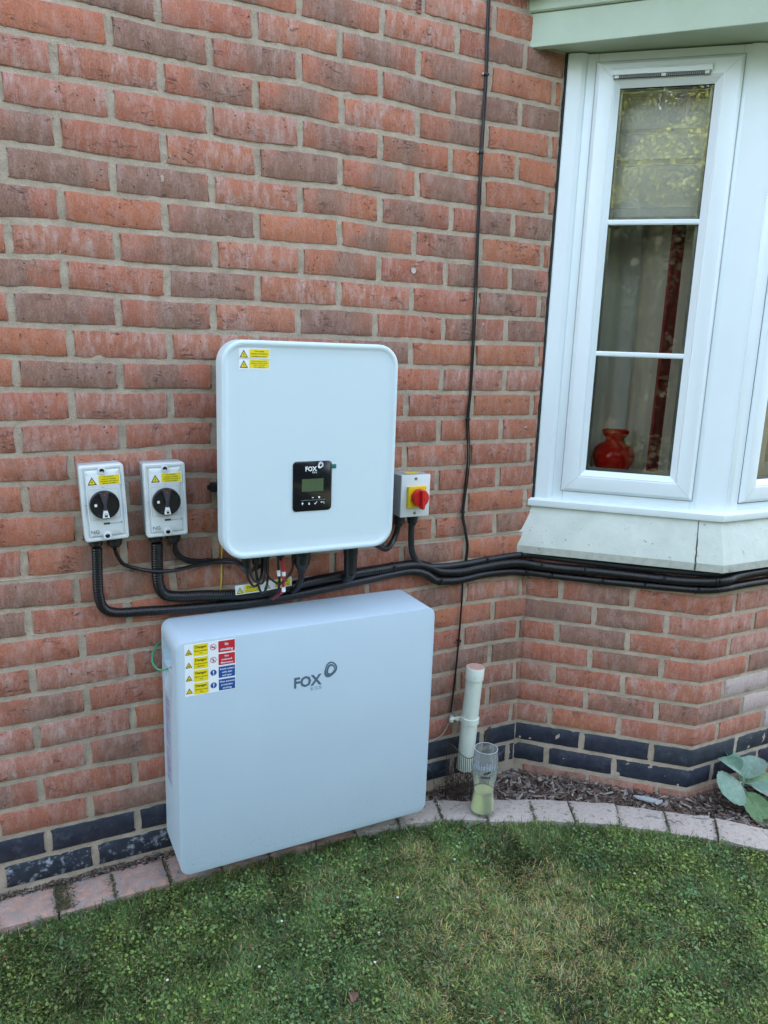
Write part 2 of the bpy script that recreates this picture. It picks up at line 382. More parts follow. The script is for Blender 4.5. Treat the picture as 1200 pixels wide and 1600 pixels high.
# brick tones: O orange, R red, P pink, D dark, M half dark red, B half dark orange, W whitened, C crimson dark
TONE = {'O': ((.53, .165, .070), .05, .35), 'R': ((.43, .128, .072), .12, .55), 'P': ((.47, .20, .145), .08, 1.2), 'D': ((.40, .15, .10), .82, .4),
        'M': ((.39, .12, .072), .55, .45), 'B': ((.48, .145, .07), .5, .35), 'W': ((.60, .50, .47), 0, 4.5), 'Q': ((.50, .18, .10), 0, 1.1)}
nb = [0]
def make_brick(fn, s0, s1, z0, z1, proud, tone, parent, wf=None, name='brick', blue=False, taper=None, splash=0):
    """One brick: wavy front outline, slightly domed face, sides running back behind the mortar."""
    L = s1-s0; nc = max(3, int(L/.014)); ss = [s0+L*i/nc for i in range(nc+1)]
    if s0 < SC < s1 and fn is P_bay:
        i = min(range(1, nc), key=lambda i: abs(ss[i]-SC)); ss[i] = SC
    am = .0004 if blue else .0014; seed = random.random()*100
    def W_(s, z): 
        if wf is None: return s, z
        d = wf(s, z); return s+d[0], z+d[1]
    rows = []
    tilt = random.uniform(-.0012, .0012); ph = proud+random.uniform(-.001, .0015)
    for i, s in enumerate(ss):
        w1 = noise.noise((seed+s*60, 1, 0))*am*1.7+noise.noise((seed+s*190, 2, 0))*am*.9; w2 = noise.noise((seed+s*60, 5, 0))*am*1.4+noise.noise((seed+s*190, 6, 0))*am*.8; t = (s-s0)/L-.5
        e = i in (0, nc)
        ein = .0035 if e else 0; si = s+(ein if i == 0 else -ein)
        if blue: ein = .0015
        za, zb = z0+w2, z1+w1
        if e: za += .0015; zb -= .0015
        col = [(s, -.02, za), (s, ph-.0016, za), (si, ph+tilt*t, za+.0026), (si, ph+.0006*noise.noise((s*60, z0*50, seed))+tilt*t, (za+zb)/2),
               (si, ph+tilt*t, zb-.0026), (s, ph-.0016, zb), (s, -.02, zb)]
        pts = []
        for a, o, z in col:
            a2, z2 = W_(a, z); pts.append(fn(a2, o, z2))
        rows.append(pts)
    mb = MB(); mb.recalc = True
    mb.rings([[tuple(p) for p in r] for r in rows], M_BLUE if blue else M_BRICK, True, True, False)
    k = 7
    c = sum((Vector(rows[j][3]) for j in (0, -1)), Vector())/2
    o = mb.build(name, parent, True, 50, origin=tuple(c))
    if blue:
        o.color = (.016*random.uniform(.8, 1.3), .022*random.uniform(.8, 1.3), .036, 1); o['bloom'] = splash; o['dark'] = 0.0
    else:
        col, dk, bl = TONE[tone]; j = random.uniform(.88, 1.12)
        o.color = tuple(min(1, x*j*random.uniform(.95, 1.05)) for x in col)+(1,); o['dark'] = float(dk); o['bloom'] = float(bl)
    nb[0] += 1; return o

def sheet(fn, s0, s1, z0, z1, step, proud, amp, extra=None):
    amp *= 1.25
    ns = max(1, int((s1-s0)/step)); nz = max(1, int((z1-z0)/step)); vs = []; fs = []
    ss = [s0+(s1-s0)*i/ns for i in range(ns+1)]
    if fn is P_bay and s0 < SC < s1: ss[min(range(1, ns), key=lambda i: abs(ss[i]-SC))] = SC
    for s in ss:
        for j in range(nz+1):
            z = z0+(z1-z0)*j/nz
            o = proud+amp*(noise.noise((s*38, 3, z*38))+.7*noise.noise((s*110, 9, z*110)))
            vs.append(tuple(fn(s, o, z)))
    for i in range(ns):
        for j in range(nz): a = i*(nz+1)+j; fs.append((a, a+nz+1, a+nz+2, a+1))
    return vs, fs
LEDGE = .752                                          # mortar ledge: wall below is a little proud
mb = MB(); mb.recalc = False
XL, XR, ZT = -.46, CX, 2.36
for z0, z1, pr in ((-.15, LEDGE, .0085), (LEDGE, ZT, .0005)):
    mb.add(*sheet(P_main, XL, XR, z0, z1, .011, pr, .0022), M_MORTAR)
n = 90
mb.add([(XL+(XR-XL)*i/n, y, LEDGE+.002*noise.noise((i*.4, 0, 0))) for i in range(n+1) for y in (.02, -.0105)], [(2*i, 2*i+2, 2*i+3, 2*i+1) for i in range(n)], M_MORTAR)
wall = mb.build('wall', house, True, 180)
# 28 courses of main wall from photograph, left to right; two letters more at the left for bricks out of frame
ROWS = {1: (-1, 'RDRRPRP'), 2: (-1, 'MRRRPPM'), 3: (-1, 'PMRROMPQ'[:7]), 4: (-1, 'PPORRBD'), 5: (-1, 'MRRPRRM'), 6: (-1, 'RPMRPRO'),
        7: (-1, 'RRORRMQ'), 8: (-1, 'DROMRRR'), 9: (-1, 'MBQORMO'), 10: (-1, 'RBMOROB'), 11: (-1, 'ODOMRRO'), 12: (-1, 'ORMROMR'),
        13: (-1, 'RQRRRQR'), 14: (-1, 'MPRRMRR'), 15: (-1, 'RPRRORO'), 16: (-1, 'ODBRMOP'), 17: (-1, 'OQQRDOO'), 18: (-1, 'RDMQDRM'),
        19: (-1, 'MRDQQRM'), 20: (-1, 'OQMQBRM'), 21: (-1, 'MODOBMO'), 22: (-1, 'RDDQBMM'), 23: (-1, 'MRQDBMO'), 24: (-1, 'RPRPMBO'),
        25: (-1, 'PQBBQMO'), 26: (-1, 'OODMBMD'), 27: (-1, 'RDRQMBO'), 28: (-1, 'RPRBMQM'), 29: (-1, 'ORPRPQO'), 30: (-1, 'RORPRQR')}
JW = .0135
for c in range(-1, 31):
    odd = c % 2 == 1
    z0 = c*.075+JW*.5; z1 = (c+1)*.075-JW*.5
    row = ROWS.get(c, (-1, 'RRRRRRR'))[1]
    for k in range(-1, 7):
        j0 = k if odd else k-.5; s0 = j0*.225+JW*.5; s1 = (j0+1)*.225-JW*.5
        s1 = min(s1, CX-.003); 
        if s1-s0 < .012: continue
        if s0 < -.45: s0 = -.45
        if c == 11 and k == -1: s0 += .0
        t = row[k+1] if k+1 < len(row) else row[-1]
        pr = (.0115 if c <= 9 else .0035)
        if c <= 0: make_brick(P_main, s0, s1, z0, z1, pr-.001, 'D', wall, None, 'blue_brick', True, splash=(1.0 if c == -1 and k in (-1, 0) else .25 if c == -1 else .1))
        else: make_brick(P_main, s0, s1, z0, z1, pr, t, wall, warp)
# bay base
mb = MB(); mb.recalc = False
mb.add(*sheet(P_bay, 0, 1.75, -.15, .74, .011, .0005, .0022), M_MORTAR)
bay = mb.build('bay_wall', house, True, 60)
BAY = {1: 'PORRWWW', 2: 'RMDWDRR', 3: 'PRQWPRR', 4: 'RMRDRRR', 5: 'RDRPRRR', 6: 'DMPRRRR', 7: 'RMRPRRR', 8: 'RRRRRRR'}
def bwarp(s, z): return (0, .004) if .02 < s < .5 else (0, 0)
for c in range(-1, 9):
    odd = c % 2 == 1; z0 = c*.075+JW*.5; z1 = (c+1)*.075-JW*.5
    if odd: js = [0, S0, S0+.225, SC+.112, SC+.337, SC+.562, SC+.787, SC+1.012]
    else: js = [0, S0+.1125, S0+.3375, SC+.215, SC+.44, SC+.665, SC+.89, SC+1.115]
    for i in range(len(js)-1):
        s0 = js[i]+(JW*.5 if i else .002); s1 = js[i+1]-JW*.5
        if c <= 0: make_brick(P_bay, s0, s1, z0, z1, .0025, 'D', bay, None, 'blue_brick', True, splash=.08)
        else:
            make_brick(P_bay, s0, s1, z0, z1, .0035, BAY[c][i], bay)
# footing course (rough brown brick) under the blue bricks on the bay and the main wall
for i in range(8):
    s0 = -.02+i*.225+.06
    make_brick(P_bay, max(.003, s0), s0+.214, -.15+.005, -.075-.008, .005, 'DMD'[i % 3], bay, None, 'footing_brick')
for i in range(8):
    s0 = -.45+i*.225; make_brick(P_main, s0, min(s0+.214, CX-.004), -.145, -.081, .006, 'DMD'[i % 3], wall, None, 'footing_brick')
# brickwork outside the picture: one stuff part
mb = MB()
mb.recalc = False
def cheap(x0, x1, z0, z1):
    mb.box(x0, x1, -.0035, .01, z0, z1, M_BRICK)
for c in range(-2, 78):
    z0 = c*.075+.0055; z1 = z0+.064; off = 0 if c % 2 else -.1125
    x = -3.15+off
    while x < 5.0:
        a, b = x+.0055, x+.2195
        lo = (z1 < ZT-.005 if c < 31 else False)
        if lo and z0 < ZT:
            if b > -.452 and a < CX: 
                if a < -.455: b = min(b, -.455)
                else: x += .225; continue
            if a >= CX-.02 and b < 3.2: x += .225; continue
        if b-a > .02: cheap(a, b, z0, z1)
        x += .225
mb.box(-3.2, XL, 0, .25, -.2, 5.85, M_MORTAR); mb.box(3.1, 5.05, 0, .25, -.2, 5.85, M_MORTAR)
mb.box(XL, 3.1, 0, .25, ZT, 5.85, M_MORTAR)
mb.box(XL, XR, .03, .25, -.2, ZT, M_MORTAR)
o = mb.build('outer_brickwork', wall, False); o['kind'] = 'stuff'; o.color = (.38, .11, .07, 1); o['dark'] = .2; o['bloom'] = .3
# screw hole left in a brick and a weep vent in a joint
mb = MB(); mb.lathe([(.0062, 0), (.0078, .0012), (.005, .0016), (.0028, -.004)], (.904, -.0045, 1.536), simple('hole_rim', (.55, .5, .45), .8), 16, 'y'); mb.build('plugged_hole', wall)
mb = MB(); mb.box(.884, .896, -.006, .004, 2.178, 2.236, simple('terracotta_plastic', (.30, .10, .07), .7))
for i in range(5): mb.box(.8865, .8935, -.0065, -.0059, 2.184+i*.0095, 2.190+i*.0095, M_PBLK)
mb.build('weep_vent', wall, False)

# --- sweeps round the bay
def bay_pts(o, z, s_end=1.3):                       # offset outline clipped at the main wall
    a = Vector((CX, 0, z))+N1*o; a = a+U*(a.y/U.y*-1)  # move along U to y=0
    return [tuple(a), tuple(P_bay(SC, o, z)), (OC.x+s_end, OC.y-o, z)]
def sweep(mb, prof, mat, s_end=1.3):
    cols = [bay_pts(o, z, s_end) for o, z in prof]
    rings = [[c[i] for c in cols] for i in range(3)]
    mb.rings(rings, mat); return mb
def seg_sweep(mb, prof, mat, a, b):                  # straight piece on the path, a<b either side of corner
    cols = []
    rings = [[tuple(P_bay(s, o, z)) for o, z in prof] for s in (a, b)]
    mb.rings(rings, mat); return mb

sill = sweep(MB(), [(.044, .686), (.044, .7115), (-.004, .842), (-.06, .842), (-.06, .686)], M_SILL).build('concrete_sill', house, True, 30)
e = MB(); cols = [bay_pts(o, z) for o, z in [(.0445, .6865), (.0452, .7105)]]
e.rings([[c[i] for c in cols] for i in range(3)], M_SILLE, False, False, False); e.build('sill_edge', sill, False)
# cracked joint of the sill
cr = MB(); pts = []
for i in range(15):
    t = i/14; o = .0455-.0485*t; z = .688+.150*t if i else .6868
    o = .0448 if z < .7115 else .0448-(z-.7115)/(.842-.7115)*.0475
    p = P_bay(.512+.0025*noise.noise((i*.9, 2, 0)), o+.0004, z); wd = .0022*(1.2-t)+.0012*abs(noise.noise((i*.8, 7, 1)))
    pts.append((tuple(p-U*wd), tuple(p+U*wd)))
cr.recalc = False
cr.add([q for p in pts for q in p], [(2*i, 2*i+1, 2*i+3, 2*i+2) for i in range(14)], simple('mossy_joint', (.07, .08, .045), .95, var=.4, vs=200)); cr.build('sill_joint', sill, False)
# upvc cill board
sweep(MB(), [(.012, .838), (.014, .842), (.014, .858), (.006, .8635), (-.06, .868), (-.06, .838)], M_UPVC).build('window_cill', house, True, 30)

# --- windows; local frame: x along the wall, -y outward, z up
def frame_ring(mb, x0, x1, z0, z1, prof, mat):
    """prof: list of (inset, out) ; mitred rectangular moulding"""
    rs = [[(x0+i, -o, z0+i), (x1-i, -o, z0+i), (x1-i, -o, z1-i), (x0+i, -o, z1-i)] for i, o in prof]
    n = len(rs); vs = [p for r in rs for p in r]; fs = []
    for i in range(n):
        for j in range(4): k = (j+1) % 4; q = (i+1) % n; fs.append((i*4+j, i*4+k, q*4+k, q*4+j))
    mb.add(vs, fs, mat)
    for cx_, cz_, dx, dz in ((x0, z0, 1, 1), (x1, z0, -1, 1), (x1, z1, -1, -1), (x0, z1, 1, -1)):   # mitre seams
        pass
def mitre_lines(mb, x0, x1, z0, z1, i0, i1, out, mat, w=.0006):
    for cx_, cz_, dx, dz in ((x0, z0, 1, 1), (x1, z0, -1, 1), (x1, z1, -1, -1), (x0, z1, 1, -1)):
        a = (cx_+dx*i0, cz_+dz*i0); b = (cx_+dx*i1, cz_+dz*i1)
        mb.flat([(a[0]-w, a[1]), (a[0]+w, a[1]), (b[0]+w, b[1]), (b[0]-w, b[1])][::1], -out-.0003, mat)
def window(name, org, rz, x0, x1, z0, z1, fl, fr, fb, ft, vent, extra_trim):
    w = bpy.data.objects.new(name, None); COL.objects.link(w); w.location = org; w.rotation_euler = (0, 0, rz); w.parent = house
    F = -.012                       # frame front plane (out)
    # fixed outer frame
    mb = MB()
    for a, b, c, d in ((x0, x0+fl, z0, z1), (x1-fr, x1, z0, z1), (x0+fl, x1-fr, z0, z0+fb), (x0+fl, x1-fr, z1-ft, z1)):
        mb.bbox(a, b, .012, .075, c, d, M_UPVC, .0025, 2)
    mb.build('outer_frame', w)
    sx0, sx1, sz0, sz1 = x0+fl-.004, x1-fr+.004, z0+fb-.004, z1-ft+.004
    mb = MB()
    frame_ring(mb, sx0, sx1, sz0, sz1, [(0, -.03), (0, -.006), (.0015, -.004), (.009, .004), (.012, .005), (.048, .005), (.051, .0035), (.051, -.03)], M_UPVC)
    mitre_lines(mb, sx0, sx1, sz0, sz1, .012, .048, .005, M_UPVC2)
    mb.build('sash', w, True, 25)
    mb = MB(); mb.recalc = False
    for q in (.0035,): frame_ring(mb, sx0-q, sx1+q, sz0-q, sz1+q, [(0, -.0115), (0, -.0105), (.004, -.0105), (.004, -.0115)], M_UPVC2 if vent and extra_trim else M_BLACK)
    mb.build('sash_gasket', w, False)
    mb = MB()
    frame_ring(mb, sx0+.0515, sx1-.0515, sz0+.0515, sz1-.0515, [(0, -.03), (0, .0025), (.002, .003), (.0185, -.012), (.0185, -.03)], M_UPVC)
    mitre_lines(mb, sx0+.0515, sx1-.0515, sz0+.0515, sz1-.0515, .002, .003, .003, M_UPVC2)
    mb.build('glazing_bead', w, True, 25)
    gx0, gx1, gz0, gz1 = sx0+.07, sx1-.07, sz0+.07, sz1-.07
    mb = MB(); frame_ring(mb, gx0-.001, gx1+.001, gz0-.001, gz1+.001, [(0, -.013), (.0028, -.0145), (.0028, -.02), (0, -.02)], M_BLACK); mb.build('glass_gasket', w, False)
    mb = MB(); mb.rect(gx0-.004, gx1+.004, gz0-.004, gz1+.004, .0165, M_GLASS); mb.build('glass_pane', w, False)
    for zb in (1.328, 1.711):
        mb = MB(); h = .0075
        mb.rings([[(x, y, z) for y, z in ((.0135, zb-h), (.0105, zb-h*.55), (.0105, zb+h*.55), (.0135, zb+h), (.0160, zb+h), (.0160, zb-h))] for x in (gx0-.003, gx1+.003)], M_UPVC)
        mb.build('glazing_bar', w, True, 20)
    mb = MB(); frame_ring(mb, gx0-.004, gx1+.004, gz0-.004, gz1+.004, [(0, -.03), (0, -.0355), (.012, -.0355), (.012, -.03)], simple('spacer_bar', (.35, .37, .38), .3, metal=.8)); mb.build('spacer_bar', w, False)
    if vent:
        mb = MB(); vx0, vx1 = vent; vz = 2.103
        mb.rings([[(x, y, z) for y, z in ((-.004, vz), (-.016, vz+.001), (-.017, vz+.013), (-.010, vz+.021), (-.004, vz+.021))] for x in (vx0, vx1)], M_UPVC)
        mb.build('trickle_vent', w, True, 25)
        mb = MB()
        mb.box(vx0+.004, vx1-.004, -.0125, -.0045, vz-.0075, vz-.0004, M_DGREY)
        for i in range(46): mb.box(vx0+.006+i*(vx1-vx0-.014)/46, vx0+.0075+i*(vx1-vx0-.014)/46, -.0140, -.0122, vz-.0072, vz-.0006, M_GREYPLASTIC2)
        for q in (.02, .5, .93): mb.box(vx0+(vx1-vx0)*q, vx0+(vx1-vx0)*q+.012, -.0150, -.0120, vz-.0078, vz-.0002, M_GREYPLASTIC)
        mb.build('vent_grille', w, False)
    if extra_trim:
        a, b = extra_trim
        mb = MB(); mb.rings([[(a, .02, z), (a, .003, z), (a+.004, -.001, z), (b-.016, -.001, z), (b-.004, .006, z), (b, .0118, z), (b, .02, z)] for z in (z0, z1)], M_UPVC); mb.build('cover_trim', w, True, 25)
    return w
WZ0, WZ1 = .8575, 2.172
window('side_window', (CX, 0, 0), -ANG, .022, .503, WZ0, WZ1, .073, .022, .040, .030, (.137, .402), (.0065, .064))
window('front_window', tuple(OC), 0, .030, 1.10, WZ0, WZ1, .053, .05, .036, .030, (.30, .62), None)
EW = Vector((OC.x+1.175, OC.y, 0))                    # far canted side of the bay, outside the picture
window('side_window', tuple(EW), ANG, .073, .553, WZ0, WZ1, .022, .073, .040, .030, None, None)
MW = Matrix.Translation(EW) @ Matrix.Rotation(ANG, 4, 'Z')
mb = MB(); mb.recalc = False; mb.box(0, SC, .0005, .05, -.15, .69, M_MORTAR)
for c in range(1, 9):
    x_ = -.1 if c % 2 else -.21
    while x_ < SC:
        a_, b_ = max(.004, x_), min(SC-.004, x_+.214)
        if b_-a_ > .02: mb.box(a_, b_, -.0035, .01, c*.075+.0055, c*.075+.0695, M_BRICK)
        x_ += .225
mb.box(-.05, SC, -.04, .06, .69, .858, M_SILL); mb.box(-.02, .075, -.0, .08, .858, WZ1, M_UPVC); mb.box(.55, SC+.02, 0, .08, .858, WZ1, M_UPVC)
o = mb.xf(MW).build('far_bay_side', house, False); o['kind'] = 'stuff'; o.color = (.45, .14, .085, 1); o['dark'] = .2; o['bloom'] = .4
# rounded corner post between the two windows
cp = []
d = .066; r = d/tan(ANG/2)
a0 = P_bay(SC-d, -.010, 0); b0 = P_bay(SC+d, -.010, 0)
d2 = .072; r2 = d2/tan(ANG/2); ctr = Vector(P_bay(SC, -.010, 0)); 
t1 = ctr-U*d2; cen = t1-N1*r2
for i in range(19):
    an = ANG*i/18; v = N1*r2; v = Matrix.Rotation(an, 3, 'Z') @ v; cp.append(cen+v)
back = [P_bay(SC+.06, -.09, 0), P_bay(SC-.06, -.09, 0)]
mb = MB(); mb.rings([[(p.x, p.y, z) for p in cp+back] for z in (.8622, WZ1)], M_UPVC); mb.build('corner_post', house, True, 25)
# dark sealant gap between brick and frame
mb = MB(); 
mb.box(CX-.0006, CX+.006, -.005, .05, .86, 2.17, simple('dark_sealant', (.02, .02, .02), .8)); mb.build('sealant_strip', house, False)

# --- roof edge over the bay
FA = [Vector((1.253, 0, 0)), Vector((1.735, -.549, 0)), Vector((3.1, -.549, 0))]
fu = (FA[1]-FA[0]).normalized(); fn_ = Vector((fu.y, -fu.x, 0)); f2 = Vector((0, -1, 0))
def fa_pts(o, z):
    a = FA[0]+fn_*o; a = a-fu*(a.y/fu.y); b = FA[1]+(fn_+f2)*o/(1+fn_.dot(f2)); return [(a.x, a.y, z), (b.x, b.y, z), (3.1, FA[1].y-o, z)]
def fsweep(prof, mat, name, par, ang=30):
    cols = [fa_pts(o, z) for o, z in prof]; mb = MB(); mb.rings([[c[i] for c in cols] for i in range(3)], mat); return mb.build(name, par, True, ang)
fas = fsweep([(0, 2.164), (.0015, 2.1655), (.0015, 2.249), (-.0, 2.2505), (-.021, 2.2505), (-.021, 2.164)], M_GREEN, 'fascia_board', house)
fsweep([(.006, 2.2515), (.010, 2.255), (.010, 2.283), (-.02, 2.288), (-.02, 2.2515)], M_GREEN, 'roof_edge_board', house)
fsweep([(-.0215, 2.176), (-.0215, 2.186), (-.26, 2.186), (-.26, 2.176)], M_GREEN, 'soffit', house)
fsweep([(.045, 2.292), (.050, 2.305), (.04, 2.318), (-.56, 2.80), (-.56, 2.77), (-.02, 2.289)], M_TILE, 'bay_roof', house)
mb = MB(); mb.box(1.15, 1.30, -.05, -.003, 2.291, 2.33, M_VERGESHADE); mb.build('verge_shade_box', house, False)  # dark box standing in for the black shadow above the roof edge
# cobweb threads near roof edge and rough sealant
def web(x0, z0, n, sp, mat, y=-.008, par=None, name='cobweb', L=.05):
    mb = MB()
    for i in range(n):
        a = Vector((x0+random.uniform(-sp, sp), y, z0+random.uniform(-sp, sp))); d_ = Vector((random.uniform(-1, 1), random.uniform(-.2, .05), random.uniform(-1, 1))).normalized()*random.uniform(.3, 1)*L
        mid = a+d_*.5+Vector((random.uniform(-1, 1), -.2, random.uniform(-1, 1)))*L*.12
        mb.tube(catmull([a, mid, a+d_], .006), .00025, mat, 4)
    o = mb.build(name, par, False); o['kind'] = 'stuff'; return o
M_WEB = simple('cobweb_thread', (.6, .58, .52), .8)
web(1.225, 2.222, 16, .028, M_WEB, -.009, house)

# --- inside the room
mb = MB(); mb.recalc = False
mb.box(CX+.0, 4.2, .26, 3.2, -.1, 2.5, M_ROOM)
mb.add([tuple(P_bay(s, -.2, 2.19)) for s in (-.3, SC, 2.0)]+[(4.2, .3, 2.19), (1.2, .3, 2.19)], [(0, 1, 2, 3, 4)], M_ROOM)
room = mb.build('room_interior', None, False); room['kind'] = 'structure'
# flip so it is hollow: opening toward the bay is cut by leaving out the front face
bmm = bmesh.new(); bmm.from_mesh(room.data)
for f in list(bmm.faces):
    if all(abs(v.co.y-.26) < 1e-4 for v in f.verts): bmm.faces.remove(f)
bmm.to_mesh(room.data); bmm.free()
mb = MB(); sweepz = [(-.078, .925), (-.078, .945), (-.36, .945), (-.36, .925)]
mb.rings([[tuple(P_bay(s, o, z)) for o, z in sweepz] for s in (.03, SC, SC+1.2)], M_UPVC); mb.build('window_board', house, False)
# inner back of wall below window
mb = MB(); mb.rings([[tuple(P_bay(s, o, z)) for o, z in ((-.09, -.1), (-.09, .92), (-.10, .92), (-.10, -.1))] for s in (0, SC, SC+1.4)], M_ROOM); mb.build('inner_lining', house, False)
mb = MB(); mb.rings([[tuple(P_bay(s, o, z)) for o, z in ((-.0901, 2.14), (-.0901, 2.19), (-.2, 2.19), (-.2, 2.14))] for s in (0, SC, SC+1.4)], M_ROOM); mb.build('window_head', house, False)
RB = Matrix.Translation((CX, 0, 0)) @ Matrix.Rotation(-ANG, 4, 'Z')
# roman blind (local bay frame)
bl = empty('roman_blind', 'pale fabric roman blind half lowered inside the narrow side window', 'blind', (CX, 0, 0), -ANG)
mb = MB(); prof = [(2.13, .098), (1.985, .092), (1.975, .100), (1.968, .088), (1.90, .084), (1.885, .096), (1.878, .080), (1.80, .072), (1.765, .085), (1.757, .066), (1.735, .066), (1.727, .073), (1.7225, .066)]
xs = [.09+.43*i/12 for i in range(13)]
mb.rings([[(x, y+.002*sin(x*30+z*8), z) for z, y in prof] for x in xs], M_BLIND, False, False, False); mb.build('blind_fabric', bl, True, 40)
mb = MB(); mb.box(.09, .52, .042, .066, 2.128, 2.15, M_UPVC); mb.build('head_rail', bl, False)
def curtain(lab, x0, x1, y, zt, zb, nf, amp, stripe, org, rz, mat, ph=0):
    c = empty('curtain', lab, 'curtain', org, rz)
    def band(a, b, m_, nm, dy=0):
        nx = max(6, int((b-a)/.006)); rs = []
        for i in range(nx+1):
            x = a+(b-a)*i/nx; t = (x-x0)/(x1-x0)
            o_ = amp*(sin(t*nf*2*pi+ph)+.45*sin(t*nf*3.7*pi+1))
            rs.append([(x+.012*noise.noise((x*9, z, 4))*(zt-z), y+dy+o_*(.6+.4*(zt-z)), z) for z in [zt+(zb-zt)*k/14 for k in range(15)]])
        mbb = MB(); mbb.rings(rs, m_, False, False, False); mbb.build(nm, c, True, 60)
    if stripe:
        band(x0, stripe[0], mat, 'fabric_panel'); band(stripe[0], stripe[1], M_CURTR, 'red_border', 0); band(stripe[1], x1, mat, 'fabric_panel')
    else: band(x0, x1, mat, 'fabric_panel')
    return c
curtain('cream curtain with dark red border strip hanging behind the side window', .275, .72, .235, 2.12, .12, 4.2, .022, (.355, .400), (CX, 0, 0), -ANG, M_CURT)
curtain('pale grey net curtain behind the red vase in the side window', .06, .36, .285, 2.12, .12, 2.6, .012, None, (CX, 0, 0), -ANG, M_BLIND)
curtain('beige curtain at the left edge of the front bay window', .10, .42, .30, 2.12, .12, 4, .014, None, tuple(OC), 0, M_CURT)
# vase on window board
vp = RB @ Vector((.243, .125, .9455))
mb = MB(); prof = [(.030, 0), (.040, .002), (.050, .018), (.0585, .040), (.0600, .056), (.056, .073), (.045, .087), (.030, .0955), (.0265, .102), (.027, .110), (.035, .117), (.0385, .124), (.0385, .131), (.036, .133), (.033, .130), (.026, .112), (.024, .1)]
mb.lathe(prof, (0, 0, 0), M_VASE, 40)
v = mb.build('glass_vase', None, True, 60); v.location = vp; v.scale = (1.12, 1.12, 1.06); tag(v, 'squat red glass vase standing on the window board behind the side window', 'vase')
mb = MB(); gp = RB @ Vector((.175, .12, .9455))
mb.tube([(0, 0, 0), (.004, 0, .02), (.0, .001, .05)], .0015, M_METAL, 6); mb.tube([(0, .001, .05), (.012, .003, .045), (.02, .004, .036)], .0012, M_METAL, 6)
mb.lathe([(.014, 0), (.014, .003), (.003, .005)], (0, 0, 0), M_METAL, 16)
o = mb.build('wire_ornament', None); o.location = gp; tag(o, 'small thin wire ornament half hidden left of the red vase', 'ornament')

# ------------------------------------------------------------------ stickers and marks
def tri_sign(mb, x, z, w, y, sym='bolt'):
    h = w*.88
    mb.flat([(x-w/2, z), (x+w/2, z), (x, z+h)], y, M_PBLK)
    s = .70; zc = z+h*.105
    mb.flat([(x-w/2*s, zc), (x+w/2*s, zc), (x, zc+h*s)], y-.0003, M_PYEL)
    c = z+h*.36
    if sym == 'bolt':
        mb.flat([(x+w*.03, c+h*.22), (x-w*.085, c-h*.02), (x+w*.0, c-h*.0), (x-w*.05, c-h*.2), (x+w*.085, c+h*.05), (x+w*.01, c+h*.05)], y-.0006, M_PBLK)
    elif sym == 'acid':
        mb.flat([(x-w*.16, c-h*.16), (x+w*.16, c-h*.16), (x+w*.12, c-h*.08), (x-w*.05, c-h*.05), (x-w*.12, c+h*.02)], y-.0006, M_PBLK)
        mb.flat([(x-w*.02, c+h*.08), (x+w*.12, c+h*.01), (x+w*.1, c-h*.02), (x-w*.03, c+h*.04)], y-.0006, M_PBLK)
    elif sym == 'battery':
        mb.rect(x-w*.13, x+w*.13, c-h*.16, c+h*.0, y-.0006, M_PBLK); mb.rect(x-w*.09, x-w*.04, c+h*.0, c+h*.05, y-.0006, M_PBLK); mb.rect(x+w*.04, x+w*.09, c+h*.0, c+h*.05, y-.0006, M_PBLK)
    elif sym == 'burst':
        pts = []
        for i in range(14): a = 2*pi*i/14; r = w*(.15 if i % 2 else .07); pts.append((x+r*cos(a), c-h*.04+r*sin(a)))
        mb.flat(pts, y-.0006, M_PBLK)
    else:
        mb.rect(x-w*.03, x+w*.03, c-h*.05, c+h*.18, y-.0006, M_PBLK); mb.rect(x-w*.03, x+w*.03, c-h*.16, c-h*.1, y-.0006, M_PBLK)
def disc(mb, x, z, r, y, mat, n=24, r0=0):
    if r0: 
        a = [(x+r*cos(2*pi*i/n), y, z+r*sin(2*pi*i/n)) for i in range(n)]; b = [(x+r0*cos(2*pi*i/n), y, z+r0*sin(2*pi*i/n)) for i in range(n)]
        mb.add(a+b, [(i, (i+1) % n, n+(i+1) % n, n+i) for i in range(n)], mat)
    else: mb.flat([(x+r*cos(2*pi*i/n), z+r*sin(2*pi*i/n)) for i in range(n)], y, mat)
def lines(mb, L, x0, x1, z0, z1, y, mat, fill=.9, bold=.012):
    n = len(L); p = (z1-z0)/n; mx = max(len(s) for s in L)
    for i, s in enumerate(L): text(mb, s, (x0+x1)/2, z1-p*(i+.80), p*.52, y, mat, (x1-x0)*fill*len(s)/mx, bold)
def brand(mb, x, z, h, y, mat, mat2=None):          # FOX with ring mark and ESS below; x = left edge
    w = h*2.75; text(mb, 'FOX', x+w/2, z, h, y, mat, w, .035)
    text(mb, 'ESS', x+w*.80, z-h*.50, h*.32, y, mat2 or mat, w*.40, 0.0)
    cx_, cz_ = x+w+h*.86, z+h*1.28; n = 40
    def shape(a, k, sk): 
        r = h*.72*k*(1+.10*cos(2*(a-1.05)) + .07*cos(3*a+.4)); return (cx_+sk*h+r*cos(a)*.93, y, cz_-abs(sk)*h*.0+r*sin(a))
    for k0, k1, s0, s1 in ((1.0, .74, 0, .03), (.69, .46, .0, .07)):
        A = [shape(2*pi*i/n, k0, s0) for i in range(n)]
        B = [shape(2*pi*i/n, k1*(1+.10*cos(2*pi*i/n-2.2*(1 if k0 == 1 else -1))), s1) for i in range(n)]
        mb.add(A+B, [(i, (i+1) % n, n+(i+1) % n, n+i) for i in range(n)], mat)

